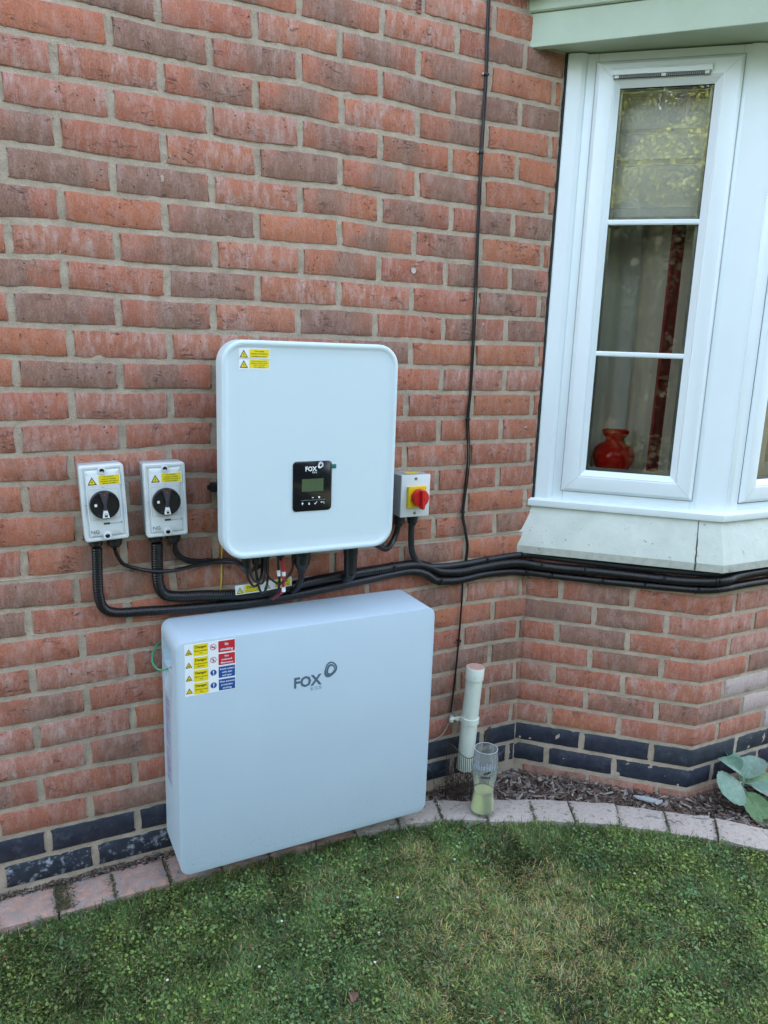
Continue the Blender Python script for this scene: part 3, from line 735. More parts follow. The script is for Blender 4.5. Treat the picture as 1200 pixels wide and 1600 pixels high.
# ------------------------------------------------------------------ inverter
inv = empty('solar_inverter', 'large pale rounded solar inverter with small black display panel fixed to the brick wall', 'inverter', (.537, 0, .80))
OI = Vector((-.537, 0, -.80)); TI = Matrix.Translation(OI)
X0, X1, Z0, Z1 = .3085, .7705, .802, 1.331
R = lambda off, y, r=.055: rrect(X0, X1, Z0, Z1, r, y, off, 10)
mb = MB(); mb.rings([R(.004, -.140), R(0, -.142), R(0, -.183), R(.0008, -.1880), R(.0030, -.1902), R(.0075, -.1908), R(.0112, -.1902), R(.0140, -.1884), R(.019, -.1870), R(.040, -.1866), R(.12, -.1875)], M_COVER)
mb.xf(TI).build('front_cover', inv, True, 50)
mb = MB(); mb.rings([rrect(X0+.036, X1-.014, Z0+.02, Z1-.02, .035, y) for y in (-.025, -.141)], M_DGREY); mb.xf(TI).build('heat_sink_body', inv, True, 40)
for z in (.955,):
    mb = MB(); mb.bbox(X0+.012, X0+.04, -.035, -.012, z-.012, z+.012, M_BLACK, .003); mb.bbox(X0+.004, X0+.014, -.030, -.020, z-.006, z+.006, M_BLACK, .002)
    mb.xf(TI).build('wall_bracket', inv)
DX0, DX1, DZ0, DZ1 = .486, .5905, .913, 1.040
mb = MB(); mb.rings([rrect(DX0, DX1, DZ0, DZ1, .010, -.1855), rrect(DX0, DX1, DZ0, DZ1, .010, -.1893), rrect(DX0, DX1, DZ0, DZ1, .010, -.1900, .001)], M_BLACKG)
dp = mb.xf(TI).build('display_panel', inv, True, 40)
mb = flatmb(); mb.rect(.5095, .5675, .9635, .9955, -.1904, M_LCD); mb.xf(TI).build('lcd_screen', dp, False)
mb = flatmb(); brand(mb, .5185, 1.0155, .0112, -.1904, M_WHITE)
disc(mb, .5565, .9475, .0026, -.1904, M_WHITE); mb.rect(.537, .5415, .9463, .9480, -.1904, M_WHITE); mb.rect(.508, .573, .9408, .9413, -.1904, M_GREYPLASTIC2)
zz = .9325
mb.flat([(.5085, zz), (.5145, zz), (.5115, zz+.0042)], -.1904, M_WHITE); mb.rect(.5105, .5125, zz-.003, zz, -.1904, M_WHITE)
mb.flat([(.5265, zz), (.5295, zz-.0042), (.5325, zz)], -.1904, M_WHITE); mb.rect(.5285, .5305, zz, zz+.003, -.1904, M_WHITE)
mb.flat([(.543, zz), (.5455, zz-.0035), (.5515, zz+.0035), (.5505, zz+.0045), (.5455, zz-.0012), (.5440, zz+.0008)], -.1904, M_WHITE)
mb.flat([(.560, zz+.002), (.5635, zz+.0042), (.5635, zz+.0026), (.5705, zz+.0026), (.5705, zz-.003), (.5695, zz-.003), (.5695, zz+.0014), (.5635, zz+.0014), (.5635, zz-.0002)], -.1904, M_WHITE)
mb.xf(TI).build('panel_markings', dp, False)
mb = MB(); mb.bbox(.5905, .603, -.1890, -.1862, 1.0195, 1.0305, M_TEAL, .0012); mb.xf(TI).build('teal_tag', inv)
mb = flatmb()
yb = -.1872
for zt, L in ((1.3105, ['Dual supply', 'isolate both before', 'carrying out work']), (1.2865, ['Do not disconnect DC', 'plugs and sockets under', 'load - turn off', 'AC supply first'])):
    mb.rect(.3505, .425, zt-.0235, zt+.0015, yb, M_WHITE)
    tri_sign(mb, .3625, zt-.0200, .0200, yb-.0004)
    mb.rect(.3765, .4235, zt-.0200, zt-.0010, yb-.0004, M_PYEL); lines(mb, L, .3775, .4225, zt-.0195, zt-.0015, yb-.0008, M_PBLK)
mb.xf(TI).build('warning_sticker', inv, False)
# plugs and glands under the inverter
def gland(x, y, ztop, zbot, r, mat=M_BLACK, rt=None, name='cable_gland', par=None, T=None):
    mb = MB(); rt = rt or r*.7; h = ztop-zbot
    prof = [(r*.86, 0), (r*.86, -h*.18), (r, -h*.2), (r, -h*.52), (r*.9, -h*.56), (r*.92, -h*.74), (rt, -h*.92), (rt*.9, -h)]
    mb.lathe([(a, b) for a, b in prof], (x, y, ztop), mat, 14)
    if T: mb.xf(T)
    return mb.build(name, par, True, 30)
for x, zb, r in ((.395, .752, .013), (.420, .757, .013), (.447, .757, .012), (.4875, .764, .014)): gland(x, -.095, .822, zb, r, M_BLACK, None, 'connector_plug', inv, TI)
gland(.548, -.095, .822, .722, .0235, M_BLACK, .0115, 'cable_gland', inv, TI)
gland(.699, -.080, .822, .700, .0205, M_BLACK, .018, 'cable_gland', inv, TI)

# ------------------------------------------------------------------ battery
BX0, BX1, BZ0, BZ1, BY0, BY1 = .186, .909, -.026, .6145, -.025, -.206
bat = empty('battery_cabinet', 'big flat pale battery cabinet with hazard labels hung low above the lawn', 'battery', (.55, 0, -.02))
TB = Matrix.Translation((-.55, 0, .02))
def bmesh_obj(mb, name): return mb.build(name, None, True, 35)
Rb = lambda y, off: rrect(BX0, BX1, BZ0, BZ1, .026, y, off, 8)
mb = MB(); mb.rings([Rb(BY0, .002), Rb(BY0-.002, 0), Rb(BY1+.0035, 0), Rb(BY1+.001, .001), Rb(BY1, .0035)], M_BATT)
body = bmesh_obj(mb, 'cabinet_body')
cut = MB(); cut.rings([[(BX0-.02, -.155, .505), (BX0-.02, -.055, .505), (BX0-.02, -.055, .578), (BX0-.02, -.155, .578)], [(BX0+.002, -.150, .512), (BX0+.002, -.055, .512), (BX0+.002, -.055, .575), (BX0+.002, -.150, .575)],
                        [(BX0+.030, -.125, .512), (BX0+.030, -.065, .512), (BX0+.030, -.065, .532), (BX0+.030, -.125, .532)]], M_BATT)
cut.rings([[(BX0-.01, -.125, .43), (BX0-.01, -.055, .43), (BX0-.01, -.055, .49), (BX0-.01, -.125, .49)], [(BX0+.001, -.10, .44), (BX0+.001, -.06, .44), (BX0+.010, -.06, .488), (BX0+.010, -.12, .488)]], M_BATT)
co = cut.build('cutter', None, False)
md = body.modifiers.new('b', 'BOOLEAN'); md.operation = 'DIFFERENCE'; md.object = co; md.solver = 'EXACT'
me = bpy.data.meshes.new_from_object(body.evaluated_get(bpy.context.evaluated_depsgraph_get()))
body.modifiers.clear()
if len(me.polygons) > 20: body.data = me
bpy.data.objects.remove(co)
body.data.transform(TB); body.data.polygons.foreach_set('use_smooth', [True]*len(body.data.polygons)); body.data.set_sharp_from_angle(angle=radians(35)); body.parent = bat
mb = MB(); mb.box(BX0+.05, BX1-.05, -.026, -.004, .05, .57, M_DGREY); mb.xf(TB).build('back_bracket', bat, False)
y = BY1-.0003; mb = flatmb(); LX0, LX1, LZ0, LZ1 = .2065, .3325, .4715, .6075
mb.rect(LX0, LX1, LZ0, LZ1, y, M_WHITE); ph = .0325
T1 = [['Battery recharging', 'area'], ['Explosive', 'gases'], ['Battery corrosive', 'acid'], ['Hazardous voltage', 'area']]
T2 = [(['No', 'smoking'], M_PRED), (['No', 'naked', 'flames'], M_PRED), (['Avoid contact', 'with skin', 'and eyes'], M_PBLUE), (['Wear personal', 'protective', 'clothing'], M_PBLUE)]
for i in range(4):
    zt = LZ1-.003-i*.0337; zb = zt-.0295
    tri_sign(mb, .2165, zb+.0045, .0168, y-.0004, ['battery', 'burst', 'acid', 'bolt'][i])
    mb.rect(.2285, .2635, zb, zt, y-.0004, M_PYEL)
    text(mb, 'Danger', .246, zt-.0098, .0062, y-.0008, M_PBLK, .0285, .02); lines(mb, T1[i], .2295, .2625, zb+.004, zt-.0135, y-.0008, M_PBLK, .95)
    cx_, cz_ = .2765, zb+.0165
    if i < 2:
        disc(mb, cx_, cz_, .0078, y-.0004, M_PRED, 24, .0066)
        mb.flat([(cx_-.0055, cz_+.0043), (cx_-.0043, cz_+.0055), (cx_+.0055, cz_-.0043), (cx_+.0043, cz_-.0055)][::-1], y-.0012, M_PRED)
        if i == 0: mb.rect(cx_-.0045, cx_+.0045, cz_-.0010, cz_+.0008, y-.0008, M_PBLK)
        else: mb.rect(cx_-.0007, cx_+.0007, cz_-.005, cz_+.001, y-.0008, M_PBLK); mb.flat([(cx_-.0015, cz_+.0015), (cx_+.0015, cz_+.0015), (cx_, cz_+.005)], y-.0008, M_PBLK)
    else:
        disc(mb, cx_, cz_, .0078, y-.0004, M_PBLUE); mb.flat([(cx_-.0010, cz_-.0018), (cx_+.0010, cz_-.0018), (cx_+.0016, cz_+.0052), (cx_-.0016, cz_+.0052)], y-.0008, M_WHITE); disc(mb, cx_, cz_-.0042, .0013, y-.0008, M_WHITE, 10)
    L, mt = T2[i]; mb.rect(.2895, .3308, zb, zt, y-.0004, mt)
    lines(mb, L, .2905, .3298, zb+.002, zt-.002, y-.0008, M_WHITE, .80 if mt is M_PRED else .95, .02)
mb.xf(TB).build('hazard_label', bat, False)
mb = flatmb(); brand(mb, .4880, .4435, .0285, BY1-.0004, M_INK, simple('pale_ink', (.20, .30, .38), .4)); mb.xf(TB).build('brand_logo', bat, False)
# scribbled serial label on the left side
mb = flatmb(); xs_ = BX0-.0004
mb.add([(xs_, -.060, .18), (xs_, -.118, .18), (xs_, -.118, .425), (xs_, -.060, .425)], [(0, 1, 2, 3)], simple('side_label', (.42, .46, .58), .5))
for i in range(26):
    z = .19+i*.009; a = -.064-random.uniform(0, .008); b = -.114+random.uniform(0, .03)
    if 9 < i < 12: continue
    mb.add([(xs_-.0004, a, z), (xs_-.0004, b, z), (xs_-.0004, b, z+.003), (xs_-.0004, a, z+.003)], [(0, 1, 2, 3)], simple('label_ink', (.16, .16, .30), .6) if i == 0 else mb.mats[-1])
mb.xf(TB).build('side_label', bat, False)
mb = MB(); mb.tube(catmull([(BX0+.004, -.01, .545), (BX0-.012, -.02, .540), (BX0-.028, -.05, .527), (BX0-.030, -.075, .512), (BX0-.018, -.098, .505), (BX0+.006, -.112, .512), (BX0+.022, -.115, .520)], .004), .0026, M_GCABLE, 8)
o = mb.build('earth_wire', None); tag(o, 'green earth wire looping out of the side of the battery cabinet', 'wire')
mb = MB(); mb.bbox(BX0+.016, BX0+.024, -.126, -.112, .502, .520, M_BLACK, .001); mb.xf(TB).build('cable_entry', bat)

# ------------------------------------------------------------------ DC isolator switches
def isolator(x, z, rz, label):
    """rotary isolator; origin at the box's lower left back corner, width .100, height .184"""
    w, h, d = .0985, .1825, .066
    t = empty('isolator_switch', label, 'switch', (x, -.004, z), 0, 'grey rotary isolator switches on the brick wall'); t.rotation_euler = (0, rz, 0)
    mb = MB(); mb.rings([rrect(0, w, 0, h, .006, y, o_) for y, o_ in ((0, .0), (-.036, 0), (-.038, .002))], M_GREYPLASTIC2); mb.build('back_box', t)
    mb = MB(); mb.rings([rrect(0, w, 0, h, .006, y, o_, 6) for y, o_ in ((-.036, .003), (-.0385, -.001), (-.0585, -.001), (-.061, .0015), (-.061, .0065), (-.0585, .008), (-.0585, .0105), (-.0625, .0125), (-.064, .015), (-.064, .03))], M_GREYPLASTIC); lid = mb.build('lid', t, True, 30)
    for sz in (.012, h-.012):
        mb = MB(); mb.lathe([(.0095, 0), (.0095, .004), (.0075, .0045), (.0055, .0045)], (w/2, -.0625, sz), M_GREYPLASTIC, 20, 'y', (True, False)); 
        mb.lathe([(.0055, .0045), (.0050, .0010), (.0001, .0010)], (w/2, -.0625, sz), M_BLACK, 16, 'y', (False, True)); mb.build('screw', t)
    y = -.0645; cx_, cz_ = w*.49, h*.492
    mb = flatmb(); a = rrect(cx_-.035, cx_+.035, cz_-.037, cz_+.037, .006, y); b = rrect(cx_-.035, cx_+.035, cz_-.037, cz_+.037, .006, y, .0006)
    n = len(a); mb.add(a+b, [(i, (i+1) % n, n+(i+1) % n, n+i) for i in range(n)], M_GREYPLASTIC2)
    text(mb, 'ON', cx_, cz_+.0400, .0026, y, M_INK, .006); text(mb, 'OFF', cx_-.041, cz_-.001, .0022, y, M_INK, .006)
    text(mb, 'NG', .0225, .0195, .0085, y, M_PBLK, .018, 0); 
    mb.rect(.043, .058, .0395, .0445, y, M_DGREY); text(mb, 'Isolators', .070, .0400, .0036, y, M_INK, .020); mb.rect(.0815, .0865, .0395, .0445, y, M_GREYPLASTIC2)
    mb.rect(.013, .0895, h-.0470, h-.0215, y-.0001, M_WHITE); tri_sign(mb, .0255, h-.0445, .0215, y-.0004)
    mb.rect(.0405, .0875, h-.0452, h-.0235, y-.0004, M_PYEL); lines(mb, ['PV array DC', 'isolator. Danger', 'contains live parts', 'during daylight'], .042, .086, h-.0445, h-.0242, y-.0008, M_PBLK)
    mb.build('sticker_and_print', t, False)
    kr = .0335
    mb = MB(); mb.lathe([(kr*1.0, 0), (kr*1.02, .003), (kr, .013), (kr*.97, .0155), (kr*.86, .0155), (kr*.83, .0135), (.0001, .0130)], (cx_, -.064, cz_), M_BLACK, 40, 'y'); k = mb.build('dial', t, True, 35)
    mb = MB()
    def wedge(mbb, a, b, wa, wb, y0, y1, mat):
        mbb.rings([[(cx_-wa*s, yy, cz_+a), (cx_+wa*s, yy, cz_+a), (cx_+wb*s, yy, cz_+b), (cx_-wb*s, yy, cz_+b)] for yy, s in ((y0, 1), (y1, .86))], mat)
    wedge(mb, 0, kr*.92, .0035, .0115, -.076, -.0855, M_KNOBGREY); wedge(mb, -kr*.35, .0006, .0045, .0035, -.076, -.084, M_KNOBGREY)
    mb.build('handle', k, True, 30)
    mb = flatmb(); mb.flat([(cx_-.003, cz_+kr*.72), (cx_+.003, cz_+kr*.72), (cx_, cz_+kr*.84)], -.0860, M_RED); mb.rect(cx_-.0235, cx_-.0175, cz_-.002, cz_+.0045, -.0781, M_WHITE)
    mb.flat([(cx_-.022, cz_-.0225), (cx_-.0145, cz_-.0265), (cx_-.0130, cz_-.0245), (cx_-.0205, cz_-.0205)], -.0781, M_GREYPLASTIC); mb.build('dial_mark', k, False)
    mb = MB(); wedge(mb, -kr*.90, -kr*.22, .0085, .0035, -.0765, -.083, M_WHITE); mb.build('lock_tab', k, True, 30)
    mb = flatmb(); 
    disc(mb, cx_, cz_-kr*.66, .0034, -.0834, M_DGREY, 16, .0024); mb.rect(cx_-.0032, cx_+.0032, cz_-kr*.66-.0060, cz_-kr*.66-.0008, -.0834, M_DGREY); mb.build('padlock_mark', k, False)
    return t
s1 = isolator(.0105, .8440, radians(-2.6), 'left of two grey isolator switches with black dials, nearer the picture edge')
s2 = isolator(.1530, .8440, radians(-1.4), 'right of two grey isolator switches with black dials, next to the inverter')

# ------------------------------------------------------------------ AC isolator with red knob
ac = empty('rotary_isolator', 'small grey isolator box with red rotary knob on a yellow plate, right of the inverter', 'switch', (.856, -.004, .848))
w, h = .0935, .1215
mb = MB(); mb.bbox(.0, w, -.062, 0, 0, h, M_GREYPLASTIC2, .002); mb.bbox(-.0006, w+.0006, -.070, -.0625, -.0006, h+.0006, M_GREYPLASTIC, .0018)
mb.build('enclosure', ac)
mb = MB(); cx_, cz_ = .0475, .0585
mb.rings([rrect(cx_-.030, cx_+.030, cz_-.031, cz_+.031, .002, y, o_, 4) for y, o_ in ((-.070, 0), (-.0785, 0), (-.080, .0012))], M_YEL)
for q in (.4, 1.2, 2.0): pass
mb.build('yellow_plate', ac, True, 30)
mb = MB(); kr = .0255
mb.lathe([(kr*.9, .0), (kr, .002), (kr, .015), (kr*.95, .019), (kr*.86, .020), (.0001, .019)], (cx_+.004, -.080, cz_), M_RED, 36, 'y')
kx = cx_+.004
mb.rings([[(kx-.0075*s, y, cz_+.024), (kx+.0075*s, y, cz_+.024), (kx+.0085*s, y, cz_+.005), (kx+.0045*s, y, cz_-.030), (kx-.0045*s, y, cz_-.030), (kx-.0085*s, y, cz_+.005)] for y, s in ((-.094, 1), (-.112, .75), (-.113, .6))], M_RED)
k = mb.build('red_knob', ac, True, 35)
mb = MB(); mb.lathe([(.0022, 0), (.0018, .0012)], (kx, -.1125, cz_), M_BLACK, 12, 'y'); mb.build('knob_screw', k)
for sx_, sz in ((.046, .1115), (.046, .0105)):
    mb = MB(); mb.lathe([(.0045, 0), (.0045, .0012), (.0034, .0020)], (sx_, -.070, sz), M_METAL, 18, 'y'); mb.box(sx_-.0035, sx_+.0035, -.0724, -.0718, sz-.0006, sz+.0006, M_BLACK); mb.build('screw', ac)
mb = flatmb(); mb.add([(.030, -.052, h+.0008), (.072, -.052, h+.0008), (.072, -.020, h+.0008), (.030, -.020, h+.0008)], [(0, 1, 2, 3)], M_PYEL); mb.build('top_sticker', ac, False)
gland(.0600, -.034, .0, -.034, .0165, M_BLACK, .011, 'cable_gland', ac)
gland(.0150, -.034, .0, -.034, .0165, M_BLACK, .011, 'cable_gland', ac)
# glands on the DC switches
for s_, gx in ((s1, .024), (s1, .068), (s2, .024), (s2, .068)):
    gland(gx, -.032, .0, -.020 if gx < .05 else -.026, .017 if gx < .05 else .0185, M_BLACK, .013, 'cable_gland', s_)

# ------------------------------------------------------------------ conduits and cables
def conduit(pts, r, label, cat='conduit', ribbed=True, ties=(), group=None, name='corrugated_conduit', step=None, n=12, mat=M_RUBBER):
    st = step or (.00165 if ribbed else .006)
    P = catmull(pts, st)
    mb = MB()
    if ribbed: mb.tube(P, lambda i: r*(1.0 if i % 4 > 1 else .92), mat, n)
    else: mb.tube(P, r, mat, n)
    o = mb.build(name, None, True, 60); tag(o, label, cat, group)
    for t in ties:
        i = int(t*(len(P)-3))+1; p = P[i]; d = (P[i+1]-P[i-1]).normalized()
        mt = MB(); mt.tube([p-d*.0022, p+d*.0022], r+.0016, M_BLACK, 14)
        q = Vector((0, -1, 0)); mt.bbox(p.x-.003, p.x+.003, p.y-r-.005, p.y-r+.001, p.z+r*.2, p.z+r*.2+.006, M_BLACK, .0008); mt.build('cable_tie', o)
    return o
def mp(l, y): return [(x, -y if not isinstance(yy, float) else -yy, z) for x, z, *yyl in l for yy in [yyl[0] if yyl else None]]
def B(s, o, z): return tuple(P_bay(s, o, z))
# conduit 1 : from left switch
c1 = [(.037, -.038, .822), (.036, -.034, .76), (.037, -.032, .700), (.047, -.03, .664), (.077, -.03, .6475), (.15, -.03, .6425), (.234, -.03, .637), (.330, -.03, .633), (.442, -.032, .632), (.56, -.034, .640), (.67, -.034, .650), (.78, -.032, .659), (.87, -.03, .667), (.93, -.032, .668), (.972, -.038, .656), (1.005, -.040, .634), (1.05, -.036, .6255), (1.103, -.032, .623), (1.186, -.03, .630), (1.28, -.026, .628), (1.335, -.028, .622), (1.385, -.042, .617), B(.12, .022, .614), B(.25, .018, .613), B(.448, .018, .616), B(.55, .020, .621), B(SC+.03, .022, .627), B(SC+.16, .018, .628), B(SC+.8, .018, .628)]
conduit(c1, .0128, 'long black corrugated conduit from the left switch, lowest of the runs', ties=(.40, .515, .545, .60, .645, .70), group='black conduits and cables along the wall')
c2 = [(.180, -.038, .822), (.180, -.034, .77), (.1815, -.032, .715), (.196, -.03, .683), (.228, -.03, .6725), (.30, -.03, .6665), (.352, -.03, .661), (.43, -.034, .656), (.52, -.036, .663), (.60, -.034, .6725), (.70, -.032, .679), (.83, -.03, .685), (.93, -.028, .687), (.985, -.026, .674), (1.03, -.026, .655), (1.10, -.028, .648), (1.16, -.028, .652), (1.25, -.028, .657), (1.32, -.030, .655), (1.37, -.042, .648), B(.10, .030, .644), B(.24, .024, .645), B(.438, .022, .643), B(.53, .026, .648), B(SC+.02, .030, .656), B(SC+.15, .022, .664), B(SC+.8, .02, .668)]
conduit(c2, .0148, 'thicker black corrugated conduit from the second switch, above the lowest run', ties=(.30, .50, .55, .64, .70), group='black conduits and cables along the wall')
c3 = [(.916, -.034, .812), (.917, -.034, .775), (.922, -.032, .735), (.940, -.030, .700), (.970, -.030, .681), (1.022, -.028, .672), (1.103, -.026, .671), (1.20, -.022, .675), (1.298, -.018, .678), (1.36, -.024, .677), B(.06, .016, .672), B(.20, .014, .669), B(.40, .014, .668), B(.54, .014, .672), B(SC+.02, .016, .676), B(SC+.2, .012, .684), B(SC+.8, .012, .684)]
conduit(c3, .0095, 'smooth dark grey armoured cable curving down from the red knob isolator', 'cable', False, (.20, .27), 'black conduits and cables along the wall', 'armoured_cable', mat=simple('grey_sheath', (.013, .016, .020), .42))
conduit([(.871, -.034, .812), (.866, -.034, .79), (.850, -.04, .766), (.82, -.06, .755), (.78, -.075, .775)], .0085, 'short black cable from the isolator curling back behind the inverter', 'cable', False, (), None, 'power_cable')
# thin cables from DC switches to inverter
conduit([(.0785, -.036, .816), (.085, -.030, .795), (.100, -.024, .770), (.127, -.02, .757), (.17, -.045, .750), (.22, -.050, .749), (.27, -.03, .750), (.34, -.028, .754), (.385, -.05, .752), (.42, -.07, .735), (.445, -.085, .757)], .0048, 'thin black cable sagging from the left switch across to the inverter', 'cable', False, (), None, 'thin_cable')
for k, (dy, lab) in enumerate(((0, 'upper of two thin black cables leaving the right switch gland'), (.007, 'lower of two thin black cables leaving the right switch gland'))):
    conduit([(.223+dy*.6, -.036, .816), (.232-dy, -.030, .792), (.248, -.026, .774-dy), (.275, -.024, .764-dy), (.338, -.024, .7585-dy), (.385, -.04, .756-dy), (.405, -.07, .735-dy), (.425, -.09, .752)], .0042, lab, 'cable', False, (.45,) if k == 0 else (), None, 'thin_cable')
# wiring loops beneath the inverter
labs = ['black wire loop hanging under the left connector of the inverter', 'black wire loop crossing in front of the danger tape', 'short black wire bending back under the inverter', 'black wire loop behind the others under the inverter', 'slim black wire looping beside the large gland']
for i, (a, b, lo) in enumerate(((.395, .437, .700), (.418, .452, .683), (.400, .440, .715), (.420, .444, .705), (.448, .520, .700))):
    y0 = -.092-.006*(i % 3)
    conduit([(a, y0, .765), (a+.002, y0-.006, (lo+.755)/2), ((a+b)/2-.004, y0-.01, lo), ((a+b)/2+.010, y0-.006, lo+.006), (b, y0, (lo+.765)/2), (b, y0, .785)], .0032, labs[i], 'wire', False, (), None, 'inverter_wire', n=7)
conduit([(.4800, -.100, .775), (.4795, -.103, .74), (.4835, -.100, .705), (.482, -.09, .672), (.475, -.07, .655), (.468, -.05, .64)], .0036, 'black battery wire with a white marker sleeve beside the red wire', 'wire', False, (), None, 'battery_wire', n=8)
mb = MB(); mb.tube([(.4796, -.103, .738), (.4808, -.1025, .722)], .0046, M_WHITE, 10); o = mb.build('marker_sleeve', bpy.data.objects['battery_wire'])
o = conduit([(.4915, -.100, .775), (.4935, -.104, .74), (.4945, -.102, .705), (.4935, -.094, .675), (.488, -.075, .660), (.48, -.05, .64)], .0044, 'red battery wire with white marker sleeves below the inverter', 'wire', False, (), None, 'battery_wire', n=8, mat=M_RCABLE)
for z in (.727, .683):
    mb = MB(); mb.tube([(.4940, -.1038, z+.006), (.4942, -.1036, z-.006)], .0052, M_WHITE, 10); mb.build('marker_sleeve', o)
conduit([(.548, -.095, .725), (.548, -.09, .70), (.545, -.07, .672), (.540, -.045, .655)], .0085, 'short black cable from the large gland down to the conduits', 'cable', False, (), None, 'power_cable')
conduit([(.699, -.08, .702), (.699, -.075, .69), (.699, -.05, .68)], .016, 'short corrugated sleeve below the right gland of the inverter', 'conduit', True, (), None, 'corrugated_conduit')
# yellow wire
conduit([(.355, -.02, .93), (.354, -.018, .86), (.353, -.014, .80), (.3515, -.013, .74), (.350, -.013, .69), (.347, -.013, .665), (.344, -.013, .63), (.342, -.013, .59)], .0021, 'thin yellow wire running straight down the wall under the inverter', 'wire', False, (), None, 'yellow_wire', n=7, mat=M_YCABLE)
# danger tape round conduits
t = empty('danger_tape', 'yellow and white danger label strip wrapped on the conduits below the inverter', 'label', (.375, -.062, .668))
mb = flatmb(); L = .158; H = .026
mb.rings([[(0, 0, 0), (0, 0, H)], [(L*.5, -.002, -.002), (L*.5, -.002, H-.002)], [(L, 0, 0), (L, 0, H)]], M_WHITE, False, False, False)
for q in (0, .085):
    tri_sign(mb, .0115+q*.88, .004, .019, -.0045); mb.rect(.024+q, .068+q, .003, H-.003, -.0042, M_PYEL)
    text(mb, 'Danger', .046+q, H-.0115, .0058, -.0047, M_PBLK, .030, .02); lines(mb, ['Solar PV d.c. cables', 'live during daylight'], .025+q, .067+q, .0035, .0125, -.0047, M_PBLK)
mb.build('strip', t, False); t.rotation_euler = (0, radians(-3.5), 0)

# aerial cable down the wall
c = [(1.098, -.009, 2.36), (1.098, -.008, 2.25), (1.104, -.008, 2.062), (1.101, -.009, 1.871), (1.106, -.008, 1.66), (1.109, -.008, 1.466), (1.112, -.008, 1.226), (1.107, -.009, 1.121), (1.115, -.011, 1.02), (1.116, -.009, .954), (1.109, -.009, .834), (1.1155, -.014, .785), (1.126, -.018, .73), (1.124, -.018, .68), (1.119, -.018, .62), (1.120, -.018, .56), (1.117, -.018, .412), (1.111, -.018, .28), (1.103, -.020, .19), (1.098, -.022, .165)]
a = conduit(c, .0029, 'thin black aerial cable running down the whole brick wall left of the window', 'cable', False, (), None, 'aerial_cable', n=8)
c_b = [(x+.0058+(.0012*sin(z*14)), y, z) for x, y, z in c[:15]]
conduit(c_b, .0020, 'second thinner black cable clipped beside the aerial cable', 'cable', False, (), None, 'aerial_cable', n=7)
for x, z in ((1.1015, 1.868), (1.108, .834), (1.108, 1.121), (1.1165, .412), (1.104, 2.068)):
    mb = MB(); mb.bbox(x-.007, x+.008, -.0145 if z > .75 else -.024, -.002, z-.0032, z+.0032, M_BLACK, .0015); mb.lathe([(.0038, 0), (.003, .0015)], (x-.0105, -.010 if z > .75 else -.02, z), M_METAL, 10, 'y'); mb.build('cable_clip', a)
conduit([(1.108, -.024, .172), (1.098, -.026, .150), (1.083, -.028, .120), (1.06, -.03, .095), (1.03, -.032, .088), (.99, -.03, .082), (.94, -.02, .08)], .0024, 'thin pale wire trailing from the pipe clip behind the battery', 'wire', False, (), None, 'old_wire', n=7, mat=M_WIREG)
web(1.130, .135, 26, .030, M_WEB, -.03, house, 'cobweb', .05)

# ------------------------------------------------------------------ drain pipe stub
pp = empty('drain_pipe', 'capped cream plastic pipe stub standing against the wall beside the battery', 'pipe', (1.136, -.062, -.09))
d_ = Vector((.022, 0, .43)).normalized()
def on(t): return tuple(d_*t)
mb = MB(); mb.tube([on(.070), on(.2), on(.405)], .0268, M_PIPE, 28); mb.build('pipe', pp, True, 40)
mb = MB(); mb.tube([on(.383), on(.384), on(.4225), on(.4245)], lambda i: (.0282, .0298, .0298, .0285)[i], M_PIPE, 28); cp_ = mb.build('cap', pp, True, 40)
mb = MB(); p = d_*.4246; mb.lathe([(.0285, 0), (.0268, .0012), (.0001, .0008)], tuple(p), M_PIPETOP, 28); mb.build('faded_top', cp_)
mb = MB(); mb.tube([on(.234), on(.2345), on(.252), on(.2525)], lambda i: (.0272, .0305, .0305, .0272)[i], M_PIPE, 28)
mb.bbox(-.052, .0, .016, .024, .236, .250, M_PIPE, .002); mb.tube([(-.030, .045, .243), (-.047, .012, .243)], .006, M_PIPE, 10); mb.build('pipe_clip', pp, True, 40)
mb = MB(); mb.lathe([(.006, 0), (.006, .003), (.003, .004)], (-.040, .008, .243), M_METAL, 12, 'y'); mb.build('clip_screw', pp)
# garden mesh guard
gm = []
pathm = catmull([(1.075, -.052, 0), (1.095, -.10, 0), (1.125, -.118, 0), (1.150, -.122, 0), (1.170, -.100, 0), (1.205, -.085, 0), (1.235, -.065, 0)], .0065)
mb = MB(); topz = lambda t: .080+.02*noise.noise((t*4, 0, 0))-.035*sin(min(1, t*1.6)*pi)*.6+(.03 if t > .8 else 0)
N_ = len(pathm)
for i, p in enumerate(pathm):
    zt = topz(i/N_); mb.tube([(p.x+.002*sin(i), p.y, -.115), (p.x, p.y+.001, (zt-.115)/2), (p.x-.001, p.y+.002, zt)], .0009, M_MESH, 4)
for z in (-.105, -.09, -.072, -.06, -.045): mb.tube([(p.x, p.y-.001, z+.003*noise.noise((p.x*40, z*90, 0))) for p in pathm], .0009, M_MESH, 4)
mb.tube([(p.x, p.y, topz(i/N_)) for i, p in enumerate(pathm)], .0014, M_MESH, 5)
for i in range(170):
    a_ = Vector((random.gauss(1.145, .045), random.gauss(-.07, .022), random.uniform(-.115, -.03))); b_ = a_+Vector((random.gauss(0, .02), random.gauss(0, .012), random.gauss(0, .022)))
    mb.tube([a_, (a_+b_)/2+Vector((random.gauss(0, .005),)*3), b_], .0009, M_MESH, 4)
o = mb.build('mesh_guard', None, False); tag(o, 'torn brown plastic garden mesh curled around the foot of the pipe', 'mesh')

